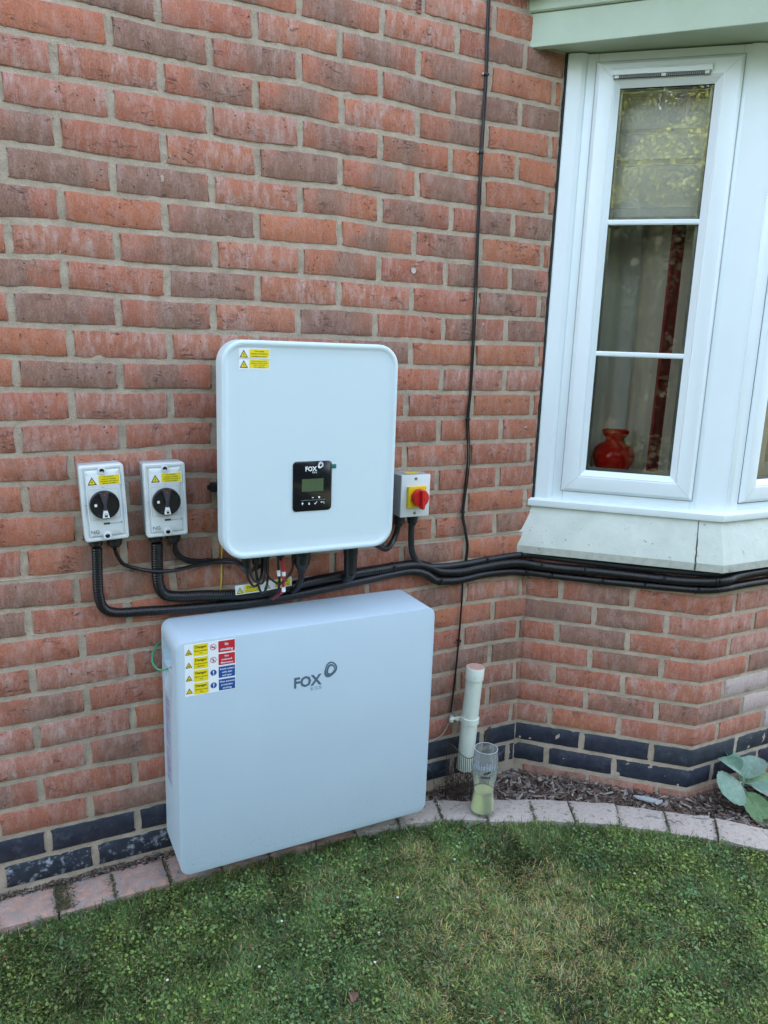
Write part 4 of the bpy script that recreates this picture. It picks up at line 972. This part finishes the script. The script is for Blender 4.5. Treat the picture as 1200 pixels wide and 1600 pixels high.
# ------------------------------------------------------------------ beer glass
gx, gy, gz = 1.121, -.200, -.0875
g = empty('beer_glass', 'tall waisted beer glass with yellow liquid left on the edging stones', 'glass', (gx, gy, gz))
po = [(.034, 0), (.0385, .003), (.0395, .010), (.0375, .022), (.0355, .040), (.0325, .062), (.0315, .074), (.0335, .095), (.0375, .120), (.0395, .145), (.0392, .170), (.0372, .195), (.0352, .214)]
mb = MB(); mb.lathe(po, (0, 0, 0), M_DRINKGLASS, 40, 'z', (False, False)); mb.build('glass_wall', g, True, 60)
mb = MB(); mb.lathe([(.0001, .0125)]+[(r-.0026, z) for r, z in po[2:7]]+[(.0290, .0745), (.0001, .0738)], (0, 0, 0), M_LIQ, 36, 'z', (False, False)); mb.build('liquid', g, True, 50)
mb = flatmb(); rim = [(.0353*cos(2*pi*i/40), .0353*sin(2*pi*i/40), .2150) for i in range(41)]
mb = MB(); mb.tube(rim, .0005, M_WHITE, 5); mb.build('rim', g)
# print on the glass: a pale figure frieze, a dark swoosh and faded lettering
mb = flatmb(); M_GP = simple('white_glass_print', (.30, .36, .42), .5)
def onglass(a, z, r=.0398): return (r*sin(a)*1, -r*cos(a), z)
fa = radians(-38)
def gquad(a0, a1, z0, z1, mt, sk=0):
    mb.add([onglass(fa+a0, z0), onglass(fa+a1, z0+sk), onglass(fa+a1, z1+sk), onglass(fa+a0, z1)], [(0, 1, 2, 3)], mt)
for i in range(9):
    a_ = -.95+i*.22; hgt = .016+.012*abs(sin(i*2.3)); gquad(a_, a_+.07, .158, .158+hgt, M_GP, .002); gquad(a_+.02, a_+.15, .166, .171, M_GP, .004); gquad(a_+.09, a_+.13, .160, .172, M_GP, .0)
gquad(-.05, .25, .146, .151, M_PBLK, .003); gquad(.25, .5, .149, .1565, M_PBLK, .003); 
for i in range(6): gquad(-.25+i*.13, -.16+i*.13, .134, .1405, M_PBLK if i % 2 else M_DGREY, .0)
mb.build('glass_print', g, False)

# ------------------------------------------------------------------ ground, edging, bed, lawn
mb = flatmb(); mb.add([(-60, -70, -.125), (60, -70, -.125), (60, 60, -.125), (-60, 60, -.125)], [(0, 1, 2, 3)], M_GROUND)
g_ = mb.build('ground', None, False); g_['kind'] = 'structure'
EX = np.array([-1.6, .2, .5, .70, .80, .875, .986, 1.072, 1.218, 1.337, 1.456, 1.567, 1.686, 1.775, 1.86, 1.94, 2.02])
EY = np.array([-.131, -.131, -.135, -.142, -.152, -.163, -.182, -.226, -.290, -.354, -.421, -.501, -.595, -.69, -.80, -.92, -1.08])
path_e = catmull([(x, y, 0) for x, y in zip(EX, EY)], .005)
# soil bed sheet
mb = flatmb(); vs = []; fs = []
nx, ny = 150, 60
for i in range(nx+1):
    for j in range(ny+1):
        x = -.6+3.1*i/nx; ye = float(np.interp(x, EX, EY)) if x < 2.02 else -1.2
        y = ye+.06+(0-ye-.03)*j/ny
        z = (-.107 if x < 1 else -.118)+.006*noise.noise((x*14, y*14, 0))+.004*noise.noise((x*50, y*50, 3)); z += .014*max(0, 1-abs(y-(-.01))/.05) if x < 1.0 else 0
        vs.append((x, y, z))
for i in range(nx):
    for j in range(ny): a_ = i*(ny+1)+j; fs.append((a_, a_+ny+1, a_+ny+2, a_+1))
mb.add(vs, fs, M_SOIL); bed = mb.build('soil_bed', None, True, 180); bed['kind'] = 'structure'
# edging setts
cum = [0]
for i in range(1, len(path_e)): cum.append(cum[-1]+(path_e[i]-path_e[i-1]).length)
def at(s):
    i = min(range(len(cum)), key=lambda i: abs(cum[i]-s)); i = max(1, min(len(path_e)-2, i)); t = (path_e[i+1]-path_e[i-1]).normalized(); return path_e[i], t
s_ref = min(range(len(cum)), key=lambda i: abs(path_e[i].x-.036)); s_ref = cum[s_ref]
s_b = cum[min(range(len(cum)), key=lambda i: abs(path_e[i].x-.986))]
joints = [s_ref+.138*k for k in range(-6, 6)]
js2 = [s_b-.139*2, s_b-.139, s_b]; 
for wd in (.142, .148, .124, .136, .146, .140, .142, .145, .145, .14): js2.append(js2[-1]+wd)
joints = [j for j in joints if j < s_b-.139*2-.06]+js2
edg = empty('stone_edging', 'row of worn paving setts edging the lawn, pink on the left and grey curving right', 'edging')
for i in range(len(joints)-1):
    a_, b_ = joints[i]+.0022, joints[i+1]-.0022
    if b_ > cum[-1]-.01: break
    pa, ta = at(a_); pb, tb = at(b_); left = pa.x < .62
    wdt = .112 if left else (.103 if pa.x < 1.0 else .112)
    na = Vector((-ta.y, ta.x, 0)); nb2 = Vector((-tb.y, tb.x, 0))
    nu, nv = 9, 6; zt = -.088+random.uniform(-.003, .003); tlx, tly = random.uniform(-.015, .015), random.uniform(-.02, .02)
    verts = []
    for iu in range(nu+1):
        for iv in range(nv+1):
            u, v = iu/nu, iv/nv; p = (pa*(1-u)+pb*u)+(na*(1-u)+nb2*u).normalized()*wdt*v
            ed = min(u, 1-u)*(b_-a_); ev = min(v, 1-v)*wdt
            jx = .003*noise.noise((p.x*45, p.y*45, 9)); 
            z = zt+tlx*(u-.5)*.14+tly*(v-.5)*.1-.004*max(0, 1-min(ed, ev)/.006)**2+.0016*noise.noise((p.x*60, p.y*60, 1))+.0022*noise.noise((p.x*22, p.y*22, i))
            verts.append((p.x+jx, p.y+.003*noise.noise((p.x*45, p.y*45, 4)), z))
    fs = [(q*(nv+1)+r_, (q+1)*(nv+1)+r_, (q+1)*(nv+1)+r_+1, q*(nv+1)+r_+1) for q in range(nu) for r_ in range(nv)]
    rimi = [q*(nv+1) for q in range(nu+1)]+[nu*(nv+1)+r_ for r_ in range(1, nv+1)]+[q*(nv+1)+nv for q in range(nu-1, -1, -1)]+[r_ for r_ in range(nv-1, 0, -1)]
    o0 = len(verts); verts += [(verts[k_][0], verts[k_][1], -.135) for k_ in rimi]; n = len(rimi)
    fs += [(rimi[k_], rimi[(k_+1) % n], o0+(k_+1) % n, o0+k_) for k_ in range(n)]
    mb = MB(); mb.add(verts, fs, M_STONEP if left else M_STONE)
    c_ = (pa+pb)/2; o = mb.build('paving_sett', edg, True, 50, origin=(c_.x, c_.y, -.1))

# vectorised leaf clouds ------------------------------------------------
def cloud(name, V, F_counts, Fidx, colors, mat, parent=None):
    me = bpy.data.meshes.new(name); me.vertices.add(len(V)); me.vertices.foreach_set('co', V.astype(np.float32).ravel())
    me.loops.add(len(Fidx)); me.loops.foreach_set('vertex_index', Fidx.astype(np.int32))
    me.polygons.add(len(F_counts)); st = np.concatenate([[0], np.cumsum(F_counts)[:-1]]).astype(np.int32)
    me.polygons.foreach_set('loop_start', st); me.polygons.foreach_set('loop_total', F_counts.astype(np.int32)) if hasattr(me.polygons[0], 'loop_total') else None
    me.update(calc_edges=True); at_ = me.attributes.new('tint', 'FLOAT_COLOR', 'POINT')
    c4 = np.ones((len(V), 4), np.float32); c4[:, :3] = colors; at_.data.foreach_set('color', c4.ravel())
    me.materials.append(mat); me.validate(); o = bpy.data.objects.new(name, me); COL.objects.link(o)
    if parent: o.parent = parent
    return o
def instances(T, base, radii, nrm, spin, col, name, mat, fold=None, cvar=.0):
    """T: template (k,3) one ngon leaf in xy plane; base (n,3); nrm (n,3) unit normals; spin (n,)"""
    n = len(base); k = len(T)
    a = np.where(np.abs(nrm[:, 2:3]) < .9, np.array([[0, 0, 1.]]), np.array([[1., 0, 0]]))
    t = np.cross(a, nrm); t /= np.linalg.norm(t, axis=1, keepdims=True); b = np.cross(nrm, t)
    c, s = np.cos(spin)[:, None], np.sin(spin)[:, None]; t2 = t*c+b*s; b2 = -t*s+b*c
    V = base[:, None, :]+radii[:, None, None]*(T[None, :, 0:1]*t2[:, None]+T[None, :, 1:2]*b2[:, None]+T[None, :, 2:3]*nrm[:, None])
    return V.reshape(-1, 3), np.repeat(col, k, 0)
def vnoise(x, y, f, seed):
    r = np.random.default_rng(seed); g = r.random((256, 256)); xi = x*f+100; yi = y*f+100
    x0 = np.floor(xi).astype(int); y0 = np.floor(yi).astype(int); fx = xi-x0; fy = yi-y0; fx = fx*fx*(3-2*fx); fy = fy*fy*(3-2*fy)
    G = lambda a, b: g[a % 256, b % 256]
    return (G(x0, y0)*(1-fx)+G(x0+1, y0)*fx)*(1-fy)+(G(x0, y0+1)*(1-fx)+G(x0+1, y0+1)*fx)*fy
def gauss(x, y, cx_, cy_, r): return np.exp(-((x-cx_)**2+(y-cy_)**2)/r**2)
def straw_f(x, y):
    s = 1.0*gauss(x, y, 1.04, -.66, .15)+.9*gauss(x, y, 1.12, -.53, .08)+.8*gauss(x, y, .90, -.47, .10)+.8*gauss(x, y, .76, -.64, .12)+.7*gauss(x, y, .95, -.78, .14)+.6*gauss(x, y, .80, -.33, .12)+.5*gauss(x, y, .60, -.75, .12)+.4*gauss(x, y, .5, -.30, .07)
    return np.clip(s+.7*np.clip(vnoise(x, y, 7, 3)-.62, 0, 1)*2, 0, 1)
def dark_f(x, y):
    s = .9*gauss(x, y, 1.04, -.45, .09)+.5*gauss(x, y, .35, -.45, .10)+.8*gauss(x, y, 1.10, -.50, .06)+.8*gauss(x, y, .92, -.86, .11)+.6*gauss(x, y, .67, -.55, .08)+.5*gauss(x, y, -.10, -.30, .12)+.4*gauss(x, y, .19, -.33, .1)+.5*gauss(x, y, 1.2, -.75, .08)+.5*gauss(x, y, -.1, -.42, .08)
    return np.clip(s+.9*np.clip(vnoise(x, y, 9, 5)-.6, 0, 1)*2, 0, 1)
def lawn_pts(n, front=.010):
    x = rng.uniform(-.75, 2.5, n*2); y = rng.uniform(-1.55, -.10, n*2)
    keep = y < np.interp(x, EX, EY, right=-1.2)-front+.014*(vnoise(x, y, 60, 8)-.3)
    # thin out outside of the picture wedge
    inview = (y > -1.15) & (x > -.45-.0*y) & (x < 2.1)
    keep &= inview | (rng.random(n*2) < .25)
    return x[keep], y[keep]
def rand_n(n, tilt):
    th = rng.uniform(0, 2*pi, n); ph = np.abs(rng.normal(0, tilt, n)); return np.stack([np.sin(ph)*np.cos(th), np.sin(ph)*np.sin(th), np.cos(ph)], 1)
parts_V, parts_C, parts_F, parts_N = [], [], [], []; base_i = 0
def addpoly(V, C, k):
    global base_i
    n = len(V)//k; parts_V.append(V); parts_C.append(C); parts_F.append((np.arange(n*k)+base_i)); parts_N.append(np.full(n, k)); base_i += len(V)
def finish(name, mat):
    global base_i
    o = cloud(name, np.concatenate(parts_V), np.concatenate(parts_N), np.concatenate(parts_F), np.concatenate(parts_C), mat)
    parts_V.clear(); parts_C.clear(); parts_F.clear(); parts_N.clear(); base_i = 0; return o
GZ = -.112
# clover / weed leaves
x, y = lawn_pts(125000); st = straw_f(x, y); dk = dark_f(x, y)
cl = vnoise(x, y, 5, 21)*.6+vnoise(x, y, 14, 22)*.4
keep = rng.random(len(x)) < np.clip(.25+1.3*cl-1.0*st-.25*dk, .05, 1); x, y, st, dk = x[keep], y[keep], st[keep], dk[keep]
n = len(x); big = rng.random(n)**3; rad = .0020+.0036*big
hz = GZ+.004+rng.random(n)*.018+.004*vnoise(x, y, 18, 4)
base = np.stack([x, y, hz], 1); nr = rand_n(n, .75)
br = rng.uniform(.3, 1.3, n)*(1-.6*dk)*(.65+.6*vnoise(x, y, 30, 31))
hue = vnoise(x, y, 11, 41)+rng.normal(0, .18, n)
col = 2.0*np.stack([.082+.060*hue, .150+.045*hue, .066-.022*hue], 1)*br[:, None]
brown = rng.random(n) < .05+.25*st; col[brown] = np.stack([rng.uniform(.08, .2, n), rng.uniform(.06, .14, n), rng.uniform(.03, .06, n)], 1)[brown]
T = np.array([(0, -.9, 0), (.75, -.45, .12), (.8, .35, .18), (.25, .85, .05), (-.25, .85, .05), (-.8, .35, .18), (-.75, -.45, .12)])
V, C = instances(T, base, rad, nr, rng.uniform(0, 2*pi, n), col, '', None); addpoly(V, C, 7)
# grass blades: bent, lying
x, y = lawn_pts(270000); st = straw_f(x, y); dk = dark_f(x, y); n = len(x)
edge = np.clip(1-(np.interp(x, EX, EY, right=-1.2)-y)/.06, 0, 1)
Lb = rng.uniform(.009, .030, n)*(1+.9*edge*(rng.random(n) < .35)); wd = rng.uniform(.0005, .0011, n)
th = 9*vnoise(x, y, 16, 71)+rng.normal(0, 1.1, n); lean = np.clip(rng.normal(1.0, .33, n)-.4*edge, .1, 1.5)
dirv = np.stack([np.cos(th)*np.sin(lean), np.sin(th)*np.sin(lean), np.cos(lean)], 1); side = np.stack([-np.sin(th), np.cos(th), 0*th], 1)*wd[:, None]
b0 = np.stack([x, y, GZ+.002+rng.random(n)*.010], 1); mid = b0+dirv*Lb[:, None]*.55; tip = mid+(dirv*.9+np.array([0, 0, -.45]))*Lb[:, None]*.45
isst = rng.random(n) < .05+.52*st*(.4+1.1*vnoise(x, y, 45, 90))
g1 = np.stack([rng.uniform(.11, .25, n), rng.uniform(.22, .37, n), rng.uniform(.055, .11, n)], 1)*(.45+.8*vnoise(x, y, 24, 77))[:, None]*(rng.uniform(.5, 1.15, n)*(1-.6*dk))[:, None]
g2 = np.stack([rng.uniform(.38, .72, n), rng.uniform(.36, .68, n), rng.uniform(.15, .30, n)], 1)*rng.uniform(.5, 1.05, n)[:, None]
col = np.where(isst[:, None], g2, g1)
Vq = np.stack([b0-side, b0+side, mid+side*.8, mid-side*.8], 1).reshape(-1, 3); addpoly(Vq, np.repeat(col, 4, 0), 4)
Vt = np.stack([mid-side*.8, mid+side*.8, tip], 1).reshape(-1, 3); addpoly(Vt, np.repeat(col, 3, 0), 3)
# dry crumbs and moss bits low down
x, y = lawn_pts(70000); n = len(x); dk = dark_f(x, y); st = straw_f(x, y)
base = np.stack([x, y, GZ+rng.random(n)*.006], 1); cc = rng.random((n, 1))
yel = np.array([.42, .36, .11]); brn = np.array([.17, .125, .085]); col = (brn*(1-cc)+yel*cc*np.clip(.4+st[:, None], 0, 1.2))*(1-.4*dk[:, None])
V, C = instances(T*np.array([1, .5, 1]), base, rng.uniform(.002, .0045, n), rand_n(n, .6), rng.uniform(0, 6.28, n), col, '', None); addpoly(V, C, 7)
lawn = finish('lawn', M_LEAFY); tag(lawn, 'patchy lawn of short grass, clover leaves and pale straw below the battery', 'lawn', None, 'stuff')
# white crumbs on lawn
mb = MB()
for x_, y_ in ((.395, -.385), (.60, -.52), (.92, -.36), (.55, -.60), (.70, -.43), (.3, -.5), (1.35, -.62), (.1, -.45)):
    mb.lathe([(.0001, 0), (.003, .001), (.0035, .003), (.0001, .005)], (x_, y_, -.093), M_WEB, 7)
o = mb.build('white_petals', None); tag(o, 'tiny white petals scattered on the lawn', 'petals', None, 'stuff')

# bark chips
def chips(n, xy, zf, name, label, scale=1.0, dark=1.0):
    x, y = xy; n = len(x); th = rng.uniform(0, 2*pi, n); ln = rng.uniform(.004, .013, n)*scale*(1+1.1*(rng.random(n) < .10)); wd = ln*rng.uniform(.12, .45, n); th2 = np.clip(rng.normal(0, .3, n), -.8, .8)
    d = np.stack([np.cos(th)*np.cos(th2), np.sin(th)*np.cos(th2), np.sin(th2)], 1); s_ = np.stack([-np.sin(th), np.cos(th), rng.normal(0, .35, n)], 1)
    up_ = np.cross(d, s_); up_ /= np.linalg.norm(up_, axis=1, keepdims=True)
    c0 = np.stack([x, y, zf(x, y)+rng.random(n)*.012], 1); tk = rng.uniform(.0008, .002, n)
    P = []
    for (a_, b_, h_) in ((-1, -.8, 0), (1, -.5, 0), (1, .6, 0), (-1, 1, 0), (-.9, -.7, 1), (.9, -.4, 1), (.85, .5, 1), (-.9, .85, 1)):
        P.append(c0+d*(ln*a_)[:, None]+s_*(wd*b_)[:, None]+up_*(tk*h_)[:, None])
    V = np.stack(P, 1).reshape(-1, 3)
    v = rng.random((n, 1)); grey = np.array([.30, .27, .235])*(.35+.9*v); br_ = np.array([.12, .08, .06])*(.4+1.1*v); pk = rng.random((n, 1)) < .42
    col = np.where(pk, grey, br_)*dark
    F = np.array([[4, 5, 6, 7], [0, 1, 5, 4], [1, 2, 6, 5], [2, 3, 7, 6], [3, 0, 4, 7]]); idx = (np.arange(n)[:, None, None]*8+F[None]).reshape(-1)
    o = cloud(name, V, np.full(n*5, 4), idx, np.repeat(col, 8, 0), M_CHIPS); tag(o, label, 'mulch', None, 'stuff'); return o
n = 24000; x = rng.uniform(.93, 2.5, n); y = rng.uniform(-1.0, 0, n); ye = np.interp(x, EX, EY)+.105
xb = np.clip((x-CX)/U.x, 0, SC); ywall = np.where(x < CX, 0, np.maximum(-xb*sin(ANG), OC.y))
kp = (y > ye-.006) & (y < ywall-.004); x, y = x[kp], y[kp]
chips(0, (x, y), lambda x, y: -.122+.014*vnoise(x, y, 12, 6), 'bark_mulch', 'grey weathered bark chips covering the bed between the bay wall and the edging setts')
n = 5200; x = rng.uniform(-.6, .95, n); y = -.002-np.abs(rng.normal(0, .012, n)); kp = y > -.035; 
chips(0, (x[kp], y[kp]), lambda x, y: -.098+.010*vnoise(x, y, 20, 6)+.0*x, 'soil_crumbs', 'brown crumbs and dead moss along the foot of the wall left of the battery', .42, .75)
# moss tufts in sett joints
x, y, = [], []
for j in joints:
    if j > cum[-1]-.02: break
    p, t_ = at(j); nv = Vector((-t_.y, t_.x, 0))
    for _ in range(190 if p.x < 1.0 else 120):
        q = p+nv*random.uniform(0, .10)+t_*random.gauss(0, .003 if random.random() < .8 else .010); x.append(q.x); y.append(q.y)
for _ in range(900):
    q = Vector((random.gauss(-.085, .012), random.uniform(-.125, -.02), 0)); x.append(q.x); y.append(q.y)
x = np.array(x); y = np.array(y); n = len(x); base = np.stack([x, y, -.092+rng.random(n)*.006], 1)
cc = rng.random((n, 1)); col = np.array([.045, .04, .03])*(1-cc)+np.array([.10, .11, .04])*cc
V, C = instances(T*np.array([1, .4, 1]), base, rng.uniform(.0015, .004, n), rand_n(n, .8), rng.uniform(0, 6.28, n), col, '', None); addpoly(V, C, 7)
o = finish('joint_moss', M_CHIPS); tag(o, 'moss and grit filling the joints of the edging setts', 'moss', None, 'stuff')

# ------------------------------------------------------------------ leaves and twigs lying about
def leaf_mesh(L, Wd, curl, cup, n=14, wob=.06, seed=0, m=8, tip=.9):
    vs, fs = [], []
    for i in range(n+1):
        t = i/n; wv = Wd*(sin(pi*min(1, t**tip))**.62)*(1+wob*sin(t*39+seed))+.0004
        for j in range(-m, m+1):
            s_ = j/m; vs.append((s_*wv, L*t, -curl*t*t*L+cup*wv*abs(s_)**1.5+.018*L*noise.noise((s_*3+seed, t*7, 0))+.03*L*(-abs(sin((t*9-abs(s_)*2.4)*pi)))*.55*(1-abs(s_)*.3)*(abs(s_) > .05)))
    k = 2*m+1
    for i in range(n):
        for j in range(k-1): a_ = i*k+j; fs.append((a_, a_+1, a_+k+1, a_+k))
    return vs, fs
def leaf_mat(name, c1_, c2_, rough=.65):
    M, n, l, b = new_mat(name); P = pos(n); b.inputs['Roughness'].default_value = rough
    c_ = mix(n, l, ramp(n, l, noise_n(n, l, 45, 6, .7, P), .3, .7), c1_, c2_)
    c_ = mix(n, l, ramp(n, l, noise_n(n, l, 500, 3, .7, P), .55, .75, 0, .6), c_, (.42, .50, .44)); l.new(c_, b.inputs['Base Color'])
    b.inputs['Sheen Weight'].default_value = .35
    l.new(bump(n, l, math_n(n, l, 'ADD', noise_n(n, l, 220, 4, .7, P), noise_n(n, l, 60, 3, .6, P)), .004), b.inputs['Normal']); return M
M_PL1 = leaf_mat('felted_leaf', (.085, .20, .13), (.17, .31, .22)); M_PL2 = leaf_mat('green_leaf', (.07, .16, .05), (.13, .26, .09)); M_DEAD = leaf_mat('dead_leaf', (.22, .15, .10), (.34, .26, .19))
pl = empty('mullein_plant', 'low plant with broad felted grey-green leaves at the foot of the bay, right edge', 'plant', (1.965, -.470, -.10))
def put_leaf(mt, loc, az, pitch, roll, L, Wd, curl, cup, seed, name='leaf', stem=True):
    vs, fs = leaf_mesh(L, Wd, curl, cup, 16, .045, seed)
    Mx = Matrix.Translation(loc) @ Matrix.Rotation(az, 4, 'Z') @ Matrix.Rotation(pitch, 4, 'X') @ Matrix.Rotation(roll, 4, 'Y')
    mb = MB(); mb.recalc = False; mb.add(vs, fs, mt); mb.tube([(0, L*t, -curl*t*t*L-.001) for t in (-.22, 0, .25, .5, .8)], lambda i: (.003, .0026, .002, .0014, .0006)[i], mt, 6)
    mb.xf(Mx); return mb.build(name, pl, True, 180)
# az: direction of growth, 0 = +Y, measured anticlockwise
put_leaf(M_PL1, (-.010, -.005, .060), radians(112), radians(14), radians(-38), .120, .060, .25, -.15, 1)
put_leaf(M_PL1, (.010, .020, .085), radians(85), radians(45), radians(-60), .075, .026, .5, .9, 2)
put_leaf(M_PL2, (-.010, -.030, .040), radians(168), radians(-18), radians(16), .135, .040, .15, .12, 3)
put_leaf(M_PL1, (.020, -.020, .055), radians(205), radians(4), radians(10), .15, .036, .4, .3, 4)
put_leaf(M_PL1, (.030, .010, .055), radians(-70), radians(25), radians(0), .14, .045, .3, .3, 5)
put_leaf(M_PL2, (.030, .010, .045), radians(250), radians(12), radians(10), .15, .045, .4, .2, 6)
put_leaf(M_PL1, (.020, .030, .070), radians(-10), radians(50), radians(20), .10, .030, .4, .6, 7)
put_leaf(M_DEAD, (.0, -.02, .02), radians(150), radians(-10), radians(40), .06, .015, .5, .9, 8, 'dead_leaf')
mb = MB(); mb.tube([(0, 0, -.02), (.005, 0, .03), (.008, .005, .075)], lambda i: (.008, .007, .005)[i], M_PL2, 8); mb.build('stem', pl)
def litter(name, label, cat, loc, az, L, Wd, mt, curl=.3, cup=.6, pitch=.05, roll=.1, seed=1, group=None):
    vs, fs = leaf_mesh(L, Wd, curl, cup, 10, .05, seed, 5); mb = MB(); mb.recalc = False; mb.add(vs, fs, mt)
    o = mb.build(name, None, True, 180); o.location = loc; o.rotation_euler = (pitch, roll, az); tag(o, label, cat, group); return o
litter('fallen_leaf', 'curled brown leaf lying on the lawn at the bottom of the picture', 'leaf', (.450, -.688, -.083), radians(-25), .040, .011, simple('brown_leaf', (.22, .12, .09), .8, var=.3), .9, 1.2, .3, .3, 3)
litter('fallen_leaf', 'small tan dead leaf on the bark chips right of the beer glass', 'leaf', (1.395, -.135, -.090), radians(-60), .034, .009, M_DEAD, .3, .5)
litter('fallen_leaf', 'dry beige leaf on the bark under the felted plant', 'leaf', (1.93, -.425, -.088), radians(-80), .034, .009, M_DEAD, .3, .4, .1, .3, 5)
mb = MB(); pts = [(0, 0), (.03, .006), (.07, .004), (.092, -.004), (.085, -.014), (.05, -.016), (.012, -.010)]
mb.rings([[(x_, y_, z_) for x_, y_ in pts] for z_ in (0, .005)], simple('slate_grey_chip', (.33, .36, .36), .85, var=.15, vs=90, bmp=.002, bs=150)); o = mb.build('stone_sliver', None, True, 30); o.location = (1.63, -.330, -.092); o.rotation_euler = (.1, .05, radians(-40)); tag(o, 'long flat pale grey sliver of stone lying by the bay corner', 'stone')
for i, (x_, y_, az, ln, lab) in enumerate(((1.72, -.50, -35, .045, 'pale bark strip nearest the bay corner on the edging'), (1.60, -.435, -60, .03, 'short pale bark splinter behind the edging setts'), (1.66, -.40, 10, .03, 'pale bark splinter beside the stone sliver'))):
    mb = MB(); mb.rings([[(a_, -.004, 0), (a_, .004, 0), (a_, .003, .003), (a_, -.002, .004)] for a_ in (0, ln*.5, ln)], simple('pale_bark', (.40, .39, .36), .9, var=.2, vs=120, bmp=.002)); o = mb.build('bark_strip', None, True, 30); o.location = (x_, y_, -.088); o.rotation_euler = (.2, -.1, radians(az)); tag(o, lab, 'bark')
mb = MB(); mb.tube(catmull([(1.608, -.485, -.0835), (1.622, -.486, -.080), (1.632, -.500, -.083), (1.645, -.503, -.079), (1.650, -.515, -.083)], .004), .0012, M_MESH, 5); o = mb.build('twig', None); tag(o, 'thin curly brown twig lying on a grey edging sett', 'twig')

# ------------------------------------------------------------------ trees behind the photographer (seen in the window glass)
def tree(x, y, h, r, label, seed, n=15000, hue=(.10, .15, .035), zlow=.15, ls=1.0):
    rs = np.random.default_rng(seed); t = empty('garden_tree', label, 'tree', (x, y, -.12), 0, 'trees across the garden, behind the photographer')
    mb = MB(); rnd = random.Random(seed)
    mb.tube(catmull([(0, 0, 0), (rnd.uniform(-.1, .1), .05, h*.3), (rnd.uniform(-.2, .2), 0, h*.75)], .2), lambda i: max(.03, .16-.006*i), M_BARK, 10); mb.build('trunk', t)
    mb = MB()
    cs = []
    for i in range(26):
        a = rnd.uniform(0, 2*pi); e = rnd.uniform(zlow, 1.0); rr = r*(.35+.65*sin(pi*min(1, e*.85+.1)))*rnd.uniform(.45, 1)
        c = Vector((rr*cos(a), rr*sin(a), h*e)); cs.append((c, rnd.uniform(.35, .8)*r*.55))
        mb.tube(catmull([(0, 0, h*e*.6), (c.x*.5, c.y*.5, h*e*.85), tuple(c)], .25), lambda i: .012, M_BARK, 5)
    mb.build('limb', t)
    Cn = np.array([c[:] for c, _ in cs]); Rr = np.array([q for _, q in cs]); k = rs.integers(0, len(cs), n)
    v = rs.normal(size=(n, 3)); v /= np.linalg.norm(v, axis=1, keepdims=True); P = Cn[k]+v*(Rr[k]*rs.random(n)**.45)[:, None]*np.array([1, 1, .7])
    P[:, 2] = np.maximum(P[:, 2], .1)
    nr = v*.6+rs.normal(size=(n, 3))*.6; nr[:, 2] += .3; nr /= np.linalg.norm(nr, axis=1, keepdims=True)
    col = np.array(hue)*rs.uniform(.6, 1.3, (n, 1))
    V, C = instances(T, P, rs.uniform(.045, .09, n)*ls, nr, rs.uniform(0, 6.28, n), col, '', None); addpoly(V, C, 7); o = finish('crown', M_CROWN); o.parent = t
tree(-5.6, -8.9, 7.2, 2.6, 'tall bushy broadleaf tree across the garden, brightest in the window reflection', 1, 190000, (.26, .28, .05), .3, .40)
tree(-8.6, -12.8, 11.0, 4.2, 'tallest dark tree, added to block the sky behind the bright one', 8, 60000, (.06, .09, .03), .05)  # added to close the bright sky gaps in the window reflection
tree(-2.0, -10.2, 5.8, 2.0, 'rounded light green tree in the middle of the far garden row', 2, 16000, (.09, .14, .03))
tree(-9.2, -7.6, 6.0, 2.1, 'broad dark tree at the far left end of the garden row', 3, 14000, (.07, .11, .03))
tree(1.2, -10.5, 5.2, 2.0, 'medium tree right of the middle in the garden row', 4, 12000, (.08, .13, .03))
tree(4.6, -9.0, 5.6, 2.0, 'yellow-green tree at the right end of the garden row', 5, 12000, (.10, .14, .03))
tree(-3.9, -6.1, 2.9, 1.7, 'dense dark shrub in front of the brightest tree', 6, 40000, (.022, .034, .012), .03, .65)
tree(-5.6, -5.6, 2.7, 1.5, 'dense shrub at the left of the garden border', 7, 18000, (.022, .036, .012), .03)
tree(-2.3, -7.4, 2.5, 1.4, 'smallest shrub of the garden border', 9, 16000, (.025, .036, .012), .03)
# unseen hedge, added to block the low sky so top light dominates
nh = 90000; hx = rng.uniform(-13, 11, nh); side_ = rng.random(nh); hz_ = rng.uniform(-.1, 3.35, nh)
hy = np.where(side_ < .75, -7.9+rng.normal(0, .09, nh), rng.uniform(-8.6, -7.9, nh)); hz_ = np.where(side_ < .75, hz_, 3.35+rng.normal(0, .08, nh))
V, C = instances(T, np.stack([hx, hy, hz_], 1), rng.uniform(.03, .06, nh), rand_n(nh, 1.2), rng.uniform(0, 6.28, nh), np.array([.020, .034, .013])*rng.uniform(.5, 1.4, (nh, 1)), '', None); addpoly(V, C, 7)
hg = empty('sky_block_hedge', 'long clipped dark green hedge added out of view to block the low sky', 'hedge', (0, 0, 0))
o = finish('sky_block_foliage', M_CROWN); o['kind'] = 'stuff'; o.parent = hg
mb = MB(); mb.box(-13, 11, -8.55, -8.0, -.12, 3.27, simple('sky_block_core', (.02, .028, .012), .9)); mb.build('sky_block_core', hg, False)
print('bricks', nb[0], 'objects', len(bpy.data.objects))
